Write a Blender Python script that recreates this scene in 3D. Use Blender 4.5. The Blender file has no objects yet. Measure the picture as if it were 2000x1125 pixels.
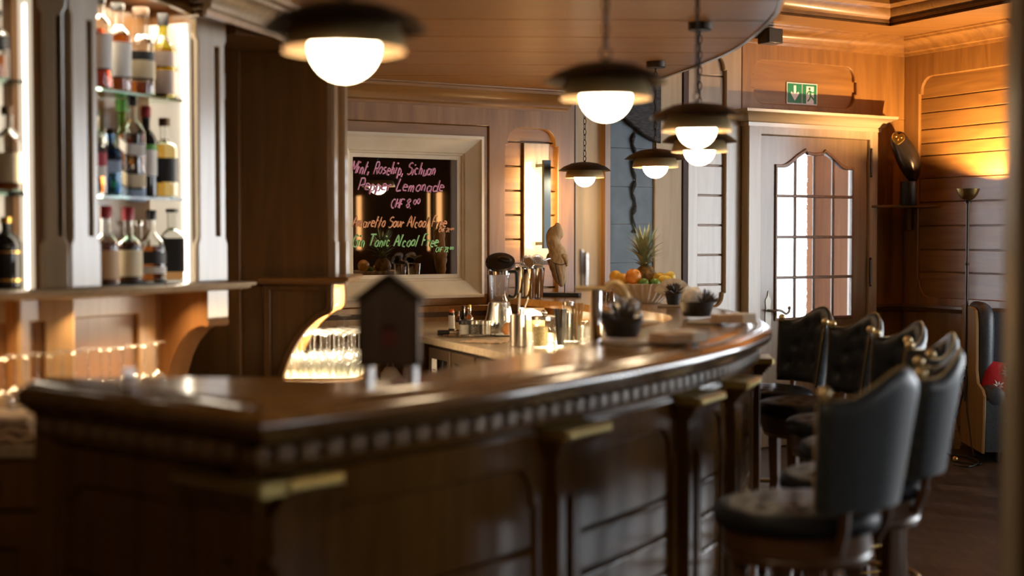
import bpy, bmesh, math, random
from mathutils import Vector, Matrix
from math import sin, cos, pi, radians, atan2, hypot, tan, atan
random.seed(7)
SC = bpy.context.scene
COL = SC.collection

# ------------------------------------------------------------ camera, world, exposure
CAM_H = 1.45
PITCH = atan((562.5 - 463) / 2778.0)
cam = bpy.data.cameras.new('camera')
cam.sensor_width = 36.0
cam.lens = 50.0
cam.clip_start = 0.05
cam.clip_end = 200
cam.dof.use_dof = True
cam.dof.focus_distance = 8.6
cam.dof.aperture_fstop = 1.4
cam.dof.aperture_blades = 0
camo = bpy.data.objects.new('camera', cam)
COL.objects.link(camo)
camo.location = (0, 0, CAM_H)
camo.rotation_euler = (pi / 2 - PITCH, 0, 0)
SC.camera = camo

SC.view_settings.view_transform = 'Standard'
SC.view_settings.look = 'None'
SC.view_settings.gamma = 1
SC.view_settings.use_curve_mapping = False
SC.view_settings.exposure = 0.15
SC.cycles.use_denoising = True
SC.cycles.max_bounces = 14
SC.cycles.transmission_bounces = 14
SC.cycles.glossy_bounces = 5
SC.cycles.diffuse_bounces = 4
SC.cycles.transparent_max_bounces = 24
SC.cycles.caustics_reflective = False
SC.cycles.caustics_refractive = False
SC.cycles.sample_clamp_indirect = 4.0

SKY = 9.0          # daylight outside the windows
world = bpy.data.worlds.new('sky')
SC.world = world
world.use_nodes = True
_wn = world.node_tree.nodes
_wn['Background'].inputs[0].default_value = (0.90, 0.95, 1.0, 1)
_wn['Background'].inputs[1].default_value = SKY


def light(name, kind, loc, power, color, size=0.1, size_y=None, rot=(0, 0, 0), spread=None, portal=False):
    l = bpy.data.lights.new(name, kind)
    l.energy = power
    l.color = color
    if kind == 'AREA':
        l.size = size
        if size_y:
            l.shape = 'RECTANGLE'
            l.size_y = size_y
        if spread:
            l.spread = spread
        if portal:
            l.cycles.is_portal = True
    else:
        l.shadow_soft_size = size
    o = bpy.data.objects.new(name, l)
    COL.objects.link(o)
    o.location = loc
    o.rotation_euler = rot
    return o


WARM = (1.0, 0.66, 0.34)

# ------------------------------------------------------------ camera geometry helpers (world points from sight lines)
_c, _s = cos(PITCH), sin(PITCH)


def ray(u, v):
    a = (u - 1000) / 2778.0
    b = (562.5 - v) / 2778.0
    return (a, _c + b * _s, -_s + b * _c)


def on_plane(u, v, o, ang):
    r = ray(u, v)
    d = (cos(radians(ang)), sin(radians(ang)))
    det = -r[0] * d[1] + d[0] * r[1]
    k = (-o[0] * d[1] + d[0] * o[1]) / det
    return (k * r[0] - o[0]) * d[0] + (k * r[1] - o[1]) * d[1], CAM_H + r[2] * k


def at_z(u, v, z):
    r = ray(u, v)
    k = (z - CAM_H) / r[2]
    return r[0] * k, r[1] * k


def at_y(u, v, y):
    r = ray(u, v)
    k = y / r[1]
    return r[0] * k, CAM_H + r[2] * k


# ------------------------------------------------------------ materials
MATS = {}


def pbsdf(name, color=(0.8, 0.8, 0.8), rough=0.5, metal=0.0, **kw):
    if name in MATS:
        return MATS[name]
    m = bpy.data.materials.new(name)
    m.use_nodes = True
    b = m.node_tree.nodes['Principled BSDF']
    b.inputs['Base Color'].default_value = (*color, 1)
    b.inputs['Roughness'].default_value = rough
    b.inputs['Metallic'].default_value = metal
    for k, v in kw.items():
        k = k.replace('_', ' ')
        i = b.inputs[k]
        i.default_value = (*v, 1) if isinstance(v, tuple) and len(v) == 3 else v
    MATS[name] = m
    return m


def noisy(m, c1, c2, scale=(1, 1, 1), nscale=5.0, detail=5, dist=0.5, bump=0.0, lo=0.35, hi=0.65, rough=None, bscale=None):
    nt = m.node_tree
    N, L = nt.nodes, nt.links
    b = N['Principled BSDF']
    tc = N.new('ShaderNodeTexCoord')
    mp = N.new('ShaderNodeMapping')
    mp.inputs['Scale'].default_value = scale
    L.new(tc.outputs['Object'], mp.inputs[0])
    n = N.new('ShaderNodeTexNoise')
    n.inputs['Scale'].default_value = nscale
    n.inputs['Detail'].default_value = detail
    n.inputs['Distortion'].default_value = dist
    L.new(mp.outputs[0], n.inputs['Vector'])
    r = N.new('ShaderNodeValToRGB')
    r.color_ramp.elements[0].position = lo
    r.color_ramp.elements[1].position = hi
    r.color_ramp.elements[0].color = (*c1, 1)
    r.color_ramp.elements[1].color = (*c2, 1)
    L.new(n.outputs['Fac'], r.inputs[0])
    L.new(r.outputs[0], b.inputs['Base Color'])
    if bump:
        bp = N.new('ShaderNodeBump')
        bp.inputs['Strength'].default_value = bump
        bp.inputs['Distance'].default_value = 0.005
        L.new(n.outputs['Fac'], bp.inputs['Height'])
        L.new(bp.outputs[0], b.inputs['Normal'])
    return m


def wood(name, c1, c2, axis='z', rough=0.42, coat=0.0, bump=0.03, fine=1.0, crough=0.2):
    if name in MATS:
        return MATS[name]
    m = pbsdf(name, c1, rough)
    b = m.node_tree.nodes['Principled BSDF']
    b.inputs['Coat Weight'].default_value = coat
    b.inputs['Coat Roughness'].default_value = crough
    k = 9.0 * fine
    sc = {'z': (k, k, 0.7), 'x': (0.7, k, k), 'y': (k, 0.7, k)}[axis]
    return noisy(m, c1, c2, sc, 1.6, 7, 1.2, bump, 0.3, 0.72)


W_DARK, W_MID, W_LIGHT = (0.10, 0.038, 0.010), (0.27, 0.105, 0.028), (0.36, 0.16, 0.05)
wd_v = wood('cherry wood upright grain', (0.20, 0.090, 0.020), (0.335, 0.16, 0.039), 'z', 0.45, 0.35)
wd_h = wood('cherry wood lengthwise grain', (0.20, 0.090, 0.020), (0.335, 0.16, 0.039), 'x', 0.45, 0.35)
wd_bar = wood('dark varnished bar wood', (0.11, 0.048, 0.011), (0.175, 0.08, 0.019), 'z', 0.15, 0.0, 0.015)
wd_top = wood('polished bar top wood', (0.28, 0.14, 0.034), (0.40, 0.21, 0.055), 'x', 0.16, 0.6, 0.01)
wd_edge = wood('polished bar edge wood', (0.12, 0.057, 0.014), (0.19, 0.092, 0.024), 'x', 0.2, 0.9, 0.01, 1.0, 0.12)
wd_deep = wood('deep brown shaded oak', (0.10, 0.046, 0.011), (0.16, 0.074, 0.018), 'z', 0.5, 0.1)
wd_pale = wood('honey wood paled by light', (0.33, 0.235, 0.13), (0.45, 0.335, 0.20), 'z', 0.4, 1.0)  # honey wood, colour paled and greyed to imitate daylight sheen
wd_paleh = wood('honey wood paled by light lengthwise', (0.33, 0.235, 0.13), (0.45, 0.335, 0.20), 'x', 0.4, 1.0)
wd_ceil = wood('canopy board wood', (0.42, 0.20, 0.052), (0.52, 0.265, 0.075), 'x', 0.45, 0.2, 0.02, 1.0, 0.28)  # colour raised to stand in for warm light from below
wd_stool = wood('walnut stool wood', (0.10, 0.045, 0.018), (0.17, 0.08, 0.032), 'z', 0.35, 0.3)
wd_raw = wood('raw spruce wood', (0.42, 0.25, 0.10), (0.55, 0.36, 0.17), 'z', 0.6, 0.0)
wd_groove = pbsdf('groove shadow wood', (0.05, 0.018, 0.006), 0.6)
m_stone = noisy(pbsdf('pale stone frame', (0.5, 0.45, 0.36), 0.55), (0.72, 0.62, 0.43), (0.80, 0.70, 0.51), (1, 1, 1), 6, 6, 0.4, 0.02)
m_beige = noisy(pbsdf('beige plaster panel', (0.5, 0.4, 0.26), 0.5), (0.48, 0.34, 0.17), (0.56, 0.41, 0.22), (6, 6, 0.5), 3, 5, 0.5, 0.02)
m_slate = noisy(pbsdf('blue grey slate', (0.13, 0.17, 0.2), 0.55), (0.10, 0.145, 0.175), (0.15, 0.20, 0.235), (1, 1, 1), 7, 6, 0.3, 0.05)
m_rock = noisy(pbsdf('dark ribbed rock', (0.03, 0.03, 0.03), 0.7), (0.012, 0.012, 0.013), (0.05, 0.05, 0.052), (2, 2, 9), 9, 6, 1.0, 0.6)
m_brass = pbsdf('brushed brass', (0.80, 0.60, 0.30), 0.40, 0.7, Anisotropic=0.7)
m_brassd = pbsdf('aged brass', (0.50, 0.34, 0.12), 0.33, 1.0)
m_bronze = pbsdf('dark bronze', (0.06, 0.045, 0.035), 0.4, 0.7)
m_black = pbsdf('black plastic', (0.012, 0.012, 0.013), 0.35)
m_steel = noisy(pbsdf('brushed steel', (0.62, 0.60, 0.57), 0.25, 1.0), (0.52, 0.50, 0.47), (0.70, 0.68, 0.65), (60, 60, 0.4), 2, 2, 0)
m_chrome = pbsdf('chrome', (0.75, 0.74, 0.72), 0.08, 1.0)
m_leather = noisy(pbsdf('black leather', (0.02, 0.02, 0.022), 0.40, Specular_IOR_Level=0.13), (0.014, 0.014, 0.016), (0.026, 0.026, 0.029), (1, 1, 1), 160, 3, 0, 0.12)
m_leatherg = noisy(pbsdf('grey blue leather', (0.04, 0.05, 0.058), 0.42), (0.040, 0.050, 0.058), (0.066, 0.078, 0.088), (1, 1, 1), 90, 4, 0, 0.15)
m_glass = pbsdf('clear glass', (1, 1, 1), 0.0, IOR=1.47, Transmission_Weight=1.0)


def thin_glass(name, body, gain):
    """thin walled clear glass: passes light straight through, mirrors at its edges, white mixed in for a lit glow"""
    m = bpy.data.materials.new(name)
    m.use_nodes = True
    n, l = m.node_tree.nodes, m.node_tree.links
    n.clear()
    o, t, g, d = n.new('ShaderNodeOutputMaterial'), n.new('ShaderNodeBsdfTransparent'), n.new('ShaderNodeBsdfGlossy'), n.new('ShaderNodeBsdfDiffuse')
    f, m1, m2, ma, pw = n.new('ShaderNodeLayerWeight'), n.new('ShaderNodeMixShader'), n.new('ShaderNodeMixShader'), n.new('ShaderNodeMath'), n.new('ShaderNodeMath')
    t.inputs[0].default_value = (0.95, 0.96, 0.955, 1)
    g.inputs['Roughness'].default_value = 0.03
    d.inputs[0].default_value = (0.9, 0.9, 0.9, 1)
    f.inputs['Blend'].default_value = 0.5
    pw.operation = 'POWER'
    pw.inputs[1].default_value = 2.5
    l.new(f.outputs['Facing'], pw.inputs[0])
    ma.operation = 'MULTIPLY_ADD'
    ma.inputs[1].default_value = gain
    ma.inputs[2].default_value = 0.04
    l.new(pw.outputs[0], ma.inputs[0])
    l.new(ma.outputs[0], m1.inputs[0])
    l.new(t.outputs[0], m1.inputs[1])
    l.new(g.outputs[0], m1.inputs[2])
    m2.inputs[0].default_value = body  # white diffuse share added so the glass looks whitish under lamps
    l.new(m1.outputs[0], m2.inputs[1])
    l.new(d.outputs[0], m2.inputs[2])
    l.new(m2.outputs[0], o.inputs[0])
    return m


m_glasst = thin_glass('thin clear glass', 0.05, 0.85)
m_glassj = thin_glass('clear jar glass', 0.012, 0.6)
m_glassg = pbsdf('green tinted shelf glass', (0.62, 0.92, 0.80), 0.02, IOR=1.45, Transmission_Weight=1.0)
m_pane = pbsdf('rippled window glass', (0.97, 0.98, 1.0), 0.02, IOR=1.3, Transmission_Weight=1.0)
noisy(m_pane, (0.95, 0.97, 1.0), (1, 1, 1), (1, 1, 1), 14, 2, 0.8, 0.25)
m_mirror = pbsdf('dark mirror glass', (0.30, 0.29, 0.28), 0.015, 1.0)
m_white = pbsdf('white porcelain', (0.8, 0.77, 0.72), 0.25)
m_iron = noisy(pbsdf('black cast iron', (0.02, 0.018, 0.017), 0.5), (0.014, 0.013, 0.012), (0.03, 0.027, 0.025), (1, 1, 1), 60, 3, 0, 0.2)
m_linen = noisy(pbsdf('sand linen', (0.6, 0.42, 0.27), 0.8), (0.52, 0.35, 0.22), (0.62, 0.44, 0.29), (1, 1, 1), 60, 3, 0, 0.1)
m_paper = pbsdf('white paper', (0.82, 0.78, 0.72), 0.7)
m_film = pbsdf('crumpled clear film', (0.55, 0.55, 0.57), 0.12, Transmission_Weight=0.7, IOR=1.25)
m_nut = noisy(pbsdf('dark cone scales', (0.05, 0.03, 0.02), 0.6), (0.03, 0.02, 0.014), (0.10, 0.065, 0.04), (1, 1, 1), 40, 4, 0)
m_orange = noisy(pbsdf('orange peel', (0.85, 0.30, 0.03), 0.4), (0.80, 0.25, 0.03), (0.88, 0.36, 0.06), (1, 1, 1), 70, 3, 0, 0.1)
m_mango = noisy(pbsdf('yellow orange peel', (0.85, 0.45, 0.04), 0.4), (0.78, 0.40, 0.03), (0.88, 0.50, 0.06), (1, 1, 1), 30, 3, 0, 0.1)
m_lemon = noisy(pbsdf('lemon peel', (0.85, 0.55, 0.06), 0.4), (0.80, 0.52, 0.05), (0.90, 0.62, 0.10), (1, 1, 1), 60, 3, 0, 0.1)
m_lime = noisy(pbsdf('lime peel', (0.12, 0.26, 0.04), 0.35), (0.09, 0.20, 0.03), (0.18, 0.32, 0.06), (1, 1, 1), 50, 3, 0, 0.1)
m_pine = noisy(pbsdf('pineapple rind', (0.35, 0.2, 0.06), 0.6), (0.12, 0.075, 0.022), (0.42, 0.25, 0.08), (1, 1, 1), 34, 3, 0, 0.4)
m_leaf = noisy(pbsdf('pineapple leaf', (0.17, 0.22, 0.10), 0.5), (0.17, 0.21, 0.10), (0.38, 0.42, 0.26), (1, 1, 1), 18, 3, 0)
m_leafdry = noisy(pbsdf('dry pineapple leaf', (0.3, 0.25, 0.12), 0.6), (0.20, 0.15, 0.07), (0.38, 0.31, 0.17), (1, 1, 1), 18, 3, 0)
m_bowl = noisy(pbsdf('sand coloured ceramic', (0.6, 0.52, 0.42), 0.6), (0.78, 0.68, 0.52), (0.86, 0.76, 0.60), (1, 1, 1), 20, 4, 0)
m_drift = noisy(pbsdf('driftwood', (0.45, 0.3, 0.14), 0.75), (0.38, 0.25, 0.11), (0.66, 0.48, 0.26), (3, 3, 1), 12, 8, 1.5, 0.7)
m_bronzeowl = pbsdf('dark polished bronze', (0.035, 0.026, 0.02), 0.22, 0.6)
m_gold = pbsdf('polished gold', (0.85, 0.52, 0.13), 0.25, 1.0)
m_red = noisy(pbsdf('red felt', (0.5, 0.01, 0.02), 0.85), (0.42, 0.008, 0.015), (0.55, 0.015, 0.025), (1, 1, 1), 80, 3, 0)
m_felt = pbsdf('white felt', (0.72, 0.68, 0.66), 0.9)
m_green = pbsdf('sign green', (0.005, 0.20, 0.085), 0.4)
m_signw = pbsdf('sign white', (0.85, 0.88, 0.86), 0.4)
m_rubber = pbsdf('black cable rubber', (0.01, 0.01, 0.01), 0.5)
m_fridge = pbsdf('dark fridge front', (0.035, 0.028, 0.022), 0.3, 0.2)
m_top = noisy(pbsdf('sand stone worktop', (0.45, 0.34, 0.22), 0.25), (0.40, 0.30, 0.19), (0.48, 0.37, 0.25), (1, 1, 1), 40, 4, 0)


def emis(name, color, strength):
    m = pbsdf(name, (0.8, 0.8, 0.8), 0.5)
    b = m.node_tree.nodes['Principled BSDF']
    b.inputs['Emission Color'].default_value = (*color, 1)
    b.inputs['Emission Strength'].default_value = strength
    return m


m_globe = emis('lit opal globe', (1.0, 0.76, 0.48), 32.0)
m_lit = emis('lit shelf panel', (1.0, 0.86, 0.66), 9.0)
m_strip = emis('sconce light strip', (1.0, 0.66, 0.32), 85.0)
m_under = emis('under counter light', (1.0, 0.80, 0.52), 30.0)


# ------------------------------------------------------------ mesh helpers
class MB:
    def __init__(self):
        self.bm = bmesh.new()
        self.M = Matrix.Identity(4)

    def v(self, p):
        return self.bm.verts.new(self.M @ Vector(p))

    def face(self, vs):
        try:
            return self.bm.faces.new(vs)
        except ValueError:
            return None

    def box(self, x0, x1, y0, y1, z0, z1):
        v = [self.v(p) for p in ((x0, y0, z0), (x1, y0, z0), (x1, y1, z0), (x0, y1, z0), (x0, y0, z1), (x1, y0, z1), (x1, y1, z1), (x0, y1, z1))]
        for f in ((0, 3, 2, 1), (4, 5, 6, 7), (0, 1, 5, 4), (1, 2, 6, 5), (2, 3, 7, 6), (3, 0, 4, 7)):
            self.face([v[i] for i in f])
        return self

    def prism(self, poly, z0, z1):
        a = [self.v((p[0], p[1], z0)) for p in poly]
        b = [self.v((p[0], p[1], z1)) for p in poly]
        n = len(poly)
        self.face(a[::-1])
        self.face(b)
        for i in range(n):
            self.face([a[i], a[(i + 1) % n], b[(i + 1) % n], b[i]])
        return self

    def lathe(self, prof, seg=24, c=(0, 0, 0), sq=None, wob=None):
        """prof: (r, z) pairs; sq: super-ellipse exponent for squarish sections; wob(a, z): radius factor"""
        rings = []
        for r, z in prof:
            if r < 1e-6:
                rings.append([self.v((c[0], c[1], c[2] + z))])
                continue
            ring = []
            for i in range(seg):
                a = 2 * pi * i / seg
                k = 1.0
                if sq:
                    k = 1.0 / (abs(cos(a)) ** sq + abs(sin(a)) ** sq) ** (1.0 / sq)
                if wob:
                    k *= wob(a, z)
                ring.append(self.v((c[0] + r * k * cos(a), c[1] + r * k * sin(a), c[2] + z)))
            rings.append(ring)
        for A, B in zip(rings, rings[1:]):
            if len(A) == 1 and len(B) == 1:
                continue
            for i in range(seg):
                j = (i + 1) % seg
                if len(A) == 1:
                    self.face([A[0], B[j], B[i]])
                elif len(B) == 1:
                    self.face([A[i], A[j], B[0]])
                else:
                    self.face([A[i], A[j], B[j], B[i]])
        return self

    def tube(self, pts, r, seg=8, caps=True, closed=False):
        pts = [Vector(p) for p in pts]
        n = len(pts)
        rr = r if isinstance(r, (list, tuple)) else [r] * n
        rings = []
        up = None
        for i, p in enumerate(pts):
            if closed:
                d = pts[(i + 1) % n] - pts[i - 1]
            else:
                d = pts[min(i + 1, n - 1)] - pts[max(i - 1, 0)]
            d.normalize()
            if up is None:
                up = Vector((0, 0, 1)) if abs(d.z) < 0.9 else Vector((1, 0, 0))
            x = d.cross(up)
            if x.length < 1e-5:
                x = d.orthogonal()
            x.normalize()
            up = x.cross(d).normalized()
            rings.append([self.v(p + (x * cos(2 * pi * k / seg) + up * sin(2 * pi * k / seg)) * rr[i]) for k in range(seg)])
        prs = list(zip(rings, rings[1:]))
        if closed:
            prs.append((rings[-1], rings[0]))
        for A, B in prs:
            for k in range(seg):
                j = (k + 1) % seg
                self.face([A[k], A[j], B[j], B[k]])
        if caps and not closed:
            self.face(rings[0][::-1])
            self.face(rings[-1])
        return self

    def sphere(self, c, r, seg=16, rings=10, s=(1, 1, 1)):
        prof = [(sin(pi * i / rings) * r, -cos(pi * i / rings) * r) for i in range(rings + 1)]
        M0 = self.M
        self.M = M0 @ Matrix.Translation(c) @ Matrix.Diagonal((*s, 1))
        self.lathe([(0 if i in (0, rings) else a, b) for i, (a, b) in enumerate(prof)], seg)
        self.M = M0
        return self

    def sweep(self, prof, path, closed=False, cap=True):
        """prof: closed loop of (out, z); path: xy points; out is to the right of travel"""
        n = len(path)
        P = [Vector((p[0], p[1])) for p in path]
        rings = []
        for i in range(n):
            a = P[i] - P[i - 1] if (i > 0 or closed) else P[1] - P[0]
            b = P[(i + 1) % n] - P[i] if (i < n - 1 or closed) else P[-1] - P[-2]
            a.normalize()
            b.normalize()
            na, nb = Vector((a.y, -a.x)), Vector((b.y, -b.x))
            m = na + nb
            m = m / max(m.length_squared / 2, 0.2)
            rings.append([self.v((P[i].x + m.x * o, P[i].y + m.y * o, z)) for o, z in prof])
        k = len(prof)
        prs = list(zip(rings, rings[1:]))
        if closed:
            prs.append((rings[-1], rings[0]))
        for A, B in prs:
            for i in range(k):
                j = (i + 1) % k
                self.face([A[i], A[j], B[j], B[i]])
        if cap and not closed:
            self.face(rings[0][::-1])
            self.face(rings[-1])
        return self

    def add_mesh(self, me, M=None):
        b2 = bmesh.new()
        b2.from_mesh(me)
        if M:
            b2.transform(M)
        t = bpy.data.meshes.new('t')
        b2.to_mesh(t)
        b2.free()
        n0 = len(self.bm.verts)
        self.bm.from_mesh(t)
        self.bm.verts.ensure_lookup_table()
        for vv in self.bm.verts[n0:]:
            vv.co = self.M @ vv.co
        bpy.data.meshes.remove(t)
        return self

    def plate(self, outlines, thick, y=0.0, bevel=0.0, res=0):
        """flat plate standing in the local x-z plane; front (towards -y) at y; back at y + thick; later outlines are holes"""
        cu = bpy.data.curves.new('c', 'CURVE')
        cu.dimensions = '2D'
        cu.fill_mode = 'BOTH'
        for o in outlines:
            s = cu.splines.new('POLY')
            s.points.add(len(o) - 1)
            for pt, q in zip(s.points, o):
                pt.co = (q[0], q[1], 0, 1)
            s.use_cyclic_u = True
        if bevel:
            cu.bevel_depth = bevel
            cu.bevel_resolution = res
            cu.offset = -bevel
        cu.extrude = max(thick / 2 - bevel, 0.0001)
        ob = bpy.data.objects.new('c', cu)
        COL.objects.link(ob)
        dg = bpy.context.evaluated_depsgraph_get()
        me = bpy.data.meshes.new_from_object(ob.evaluated_get(dg))
        M = Matrix(((1, 0, 0, 0), (0, 0, -1, y + thick / 2), (0, 1, 0, 0), (0, 0, 0, 1)))
        self.add_mesh(me, M)
        bpy.data.objects.remove(ob)
        bpy.data.curves.remove(cu)
        bpy.data.meshes.remove(me)
        return self

    def build(self, name, mat, parent=None, angle=35, bevel=0.0, subsurf=0, weighted=False):
        bm = self.bm
        bmesh.ops.remove_doubles(bm, verts=bm.verts, dist=1e-5)
        bmesh.ops.recalc_face_normals(bm, faces=bm.faces)
        me = bpy.data.meshes.new(name)
        bm.to_mesh(me)
        bm.free()
        for p in me.polygons:
            p.use_smooth = True
        me.set_sharp_from_angle(angle=radians(angle))
        for m in (mat if isinstance(mat, (list, tuple)) else [mat]):
            me.materials.append(m)
        o = bpy.data.objects.new(name, me)
        COL.objects.link(o)
        if parent:
            o.parent = parent
        if bevel:
            md = o.modifiers.new('bevel', 'BEVEL')
            md.width = bevel
            md.segments = 2
            md.limit_method = 'ANGLE'
        if weighted:
            md = o.modifiers.new('normals', 'WEIGHTED_NORMAL')
            md.keep_sharp = True
            md.weight = 100
        if subsurf:
            md = o.modifiers.new('sub', 'SUBSURF')
            md.levels = md.render_levels = subsurf
        return o


def tag(o, label, cat, group=None, kind=None):
    o['label'] = label
    o['category'] = cat
    if group:
        o['group'] = group
    if kind:
        o['kind'] = kind
    return o


def thing(name, label, cat, loc=(0, 0, 0), rz=0.0, group=None, kind=None):
    o = bpy.data.objects.new(name, None)
    COL.objects.link(o)
    o.empty_display_size = 0.05
    o.location = loc
    o.rotation_euler = (0, 0, rz)
    return tag(o, label, cat, group, kind)


def structure(o):
    o['kind'] = 'structure'
    return o


def root_struct(name, label, cat, loc=(0, 0, 0), rz=0.0):
    return thing(name, label, cat, loc, rz, kind='structure')


def copy_tree(o, parent=None):
    c = o.copy()
    COL.objects.link(c)
    if parent:
        c.parent = parent
    for ch in list(o.children):
        copy_tree(ch, c)
    return c


def catmull(pts, n=8, closed=False):
    P = [Vector(p) for p in pts]
    out = []
    m = len(P)
    for i in range(m if closed else m - 1):
        if closed:
            p0, p1, p2, p3 = P[i - 1], P[i], P[(i + 1) % m], P[(i + 2) % m]
        else:
            p0, p1, p2, p3 = P[max(i - 1, 0)], P[i], P[i + 1], P[min(i + 2, m - 1)]
        for k in range(n):
            t = k / n
            out.append(0.5 * ((2 * p1) + (-p0 + p2) * t + (2 * p0 - 5 * p1 + 4 * p2 - p3) * t * t + (-p0 + 3 * p1 - 3 * p2 + p3) * t ** 3))
    if not closed:
        out.append(P[-1])
    return out


def arch(x0, x1, z0, z1, r, top=True, bottom=False, n=6):
    """panel outline whose corners step in and run in a concave-convex ogee, anticlockwise from the lower x0 corner"""
    def corner(cx, cz, sx, sz):
        # from the side edge to the top edge
        e = 0.22 * r
        pts = [(cx, cz - sz * (r + e)), (cx + sx * e, cz - sz * (r + e)), (cx + sx * e, cz - sz * r)]
        for k in range(1, n):
            a = pi / 2 * k / n
            pts.append((cx + sx * (e + r - r * cos(a)), cz - sz * (r - r * sin(a))))
        pts += [(cx + sx * (r + e), cz), ]
        return pts
    L = []
    if bottom:
        L += corner(x0, z0, 1, -1)
        L += corner(x1, z0, -1, -1)[::-1]
    else:
        L += [(x0, z0), (x1, z0)]
    if top:
        L += corner(x1, z1, -1, 1)
        L += corner(x0, z1, 1, 1)[::-1]
    else:
        L += [(x1, z1), (x0, z1)]
    return L


def rect(x0, x1, z0, z1):
    return [(x0, z0), (x1, z0), (x1, z1), (x0, z1)]

# ============================================================ daylight through the windows
WO, WA = (-0.122, 8.64), 31.0             # back wall: origin, direction
RO, RA = (2.895, 10.45), -64.0            # right wall: from the corner towards the camera
ALC = 0.72                                # depth of the window bay in the right wall


def rw(s, out=0.0):
    """point on the right wall line, s metres from the corner, out metres into the wall"""
    d = Vector((cos(radians(RA)), sin(radians(RA))))
    return Vector(RO) + d * s + Vector((-d.y, d.x)) * out


WIN = [(1.45, 5.8, 0.45, 2.45, ALC), (8.7, 12.0, 1.45, 2.6, 0.0)]
for i, (s0, s1, z0, z1, off) in enumerate(WIN):
    p = rw((s0 + s1) / 2, off + 0.10)
    light('window_portal', 'AREA', (p.x, p.y, (z0 + z1) / 2), 1, (1, 1, 1), s1 - s0, z1 - z0,
          (pi / 2, 0, radians(RA)), portal=True)

light('added_fill_light', 'AREA', (-0.6, -0.6, 2.85), 17, (1.0, 0.74, 0.46), 1.2, 0.5)  # unseen warm fill added behind the camera to lift the dark bar end
# ============================================================ room shell
fl = MB()
fl.box(-5.5, 9.5, -2.5, 13.0, -0.08, 0.0)
m_floor = pbsdf('dark smoked parquet', (0.05, 0.03, 0.02), 0.32)
noisy(m_floor, (0.040, 0.029, 0.022), (0.105, 0.078, 0.060), (9, 1.2, 1), 2.2, 7, 1.0, 0.05)
nt = m_floor.node_tree
br = nt.nodes.new('ShaderNodeTexBrick')
br.inputs['Scale'].default_value = 1.0
br.inputs['Brick Width'].default_value = 0.42
br.inputs['Row Height'].default_value = 0.085
br.inputs['Mortar Size'].default_value = 0.003
br.inputs['Color1'].default_value = (1, 1, 1, 1)
br.inputs['Color2'].default_value = (0.38, 0.36, 0.35, 1)
br.inputs['Mortar'].default_value = (0.25, 0.22, 0.2, 1)
mpn = nt.nodes.new('ShaderNodeMapping')
mpn.inputs['Rotation'].default_value = (0, 0, radians(31))
tcn = nt.nodes.new('ShaderNodeTexCoord')
nt.links.new(tcn.outputs['Object'], mpn.inputs[0])
nt.links.new(mpn.outputs[0], br.inputs['Vector'])
mix = nt.nodes.new('ShaderNodeMix')
mix.data_type = 'RGBA'
mix.blend_type = 'MULTIPLY'
mix.inputs['Factor'].default_value = 1.0
ramp = [n for n in nt.nodes if n.type == 'VALTORGB'][0]
nt.links.new(ramp.outputs[0], mix.inputs[6])
nt.links.new(br.outputs['Color'], mix.inputs[7])
nt.links.new(mix.outputs[2], nt.nodes['Principled BSDF'].inputs['Base Color'])
structure(fl.build('floor', m_floor))

CZ = 2.89
c1 = (2.55, 9.64)
dW = Vector((cos(radians(WA)), sin(radians(WA))))
dR = Vector((cos(radians(RA)), sin(radians(RA))))
hole = [Vector(c1), Vector(c1) - dW * 6.5, Vector(c1) - dW * 6.5 + dR * 7, Vector(c1) + dR * 7]
ce = MB()
ce.plate([[(-5.5, -2.5), (9.5, -2.5), (9.5, 13), (-5.5, 13)], [(p.x, p.y) for p in hole]], 0.05, 0)
ce.bm.transform(Matrix(((1, 0, 0, 0), (0, 0, 1, 0), (0, 1, 0, CZ), (0, 0, 0, 1))))
ceil = structure(ce.build('ceiling', wd_h))
t = MB()
t.box(-5.5, 9.5, -2.5, 13, 3.16, 3.22)
structure(t.build('ceiling_tray', wd_deep))
t = MB()
crown_in = [(0.0, 2.87), (-0.03, 2.87), (-0.035, 2.895), (-0.01, 2.905), (0.03, 2.935), (0.045, 2.98), (0.08, 3.0), (0.085, 3.03), (0.11, 3.04), (0.12, 3.17), (-0.06, 3.17), (-0.06, 2.95)]
t.sweep([(-o, z) for o, z in crown_in], [(p.x, p.y) for p in hole], closed=True)
structure(t.build('trim_1', wd_h))

# --- back wall ------------------------------------------------------------
wb = root_struct('wall_back', 'cherry and pale wood panelled back wall', 'wall', (*WO, 0), radians(WA))


def bt(u, off=0.0, v=463):
    o = (WO[0] - off * sin(radians(WA)), WO[1] + off * cos(radians(WA)))
    return on_plane(u, v, o, WA)[0]


def bz(u, v, off=0.0):
    o = (WO[0] - off * sin(radians(WA)), WO[1] + off * cos(radians(WA)))
    return on_plane(u, v, o, WA)[1]


DX0, DX1 = 2.09, 3.10                     # door leaf
DY = -0.05
# core with door opening
m = MB()
m.plate([rect(-5.2, 3.60, 0, 3.15), rect(DX0, 3.21, -0.0, 2.145), rect(-1.0, -0.09, 1.1, 2.04)], 0.14, 0.06)
m.build('wall_core', wd_v, wb)
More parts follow.
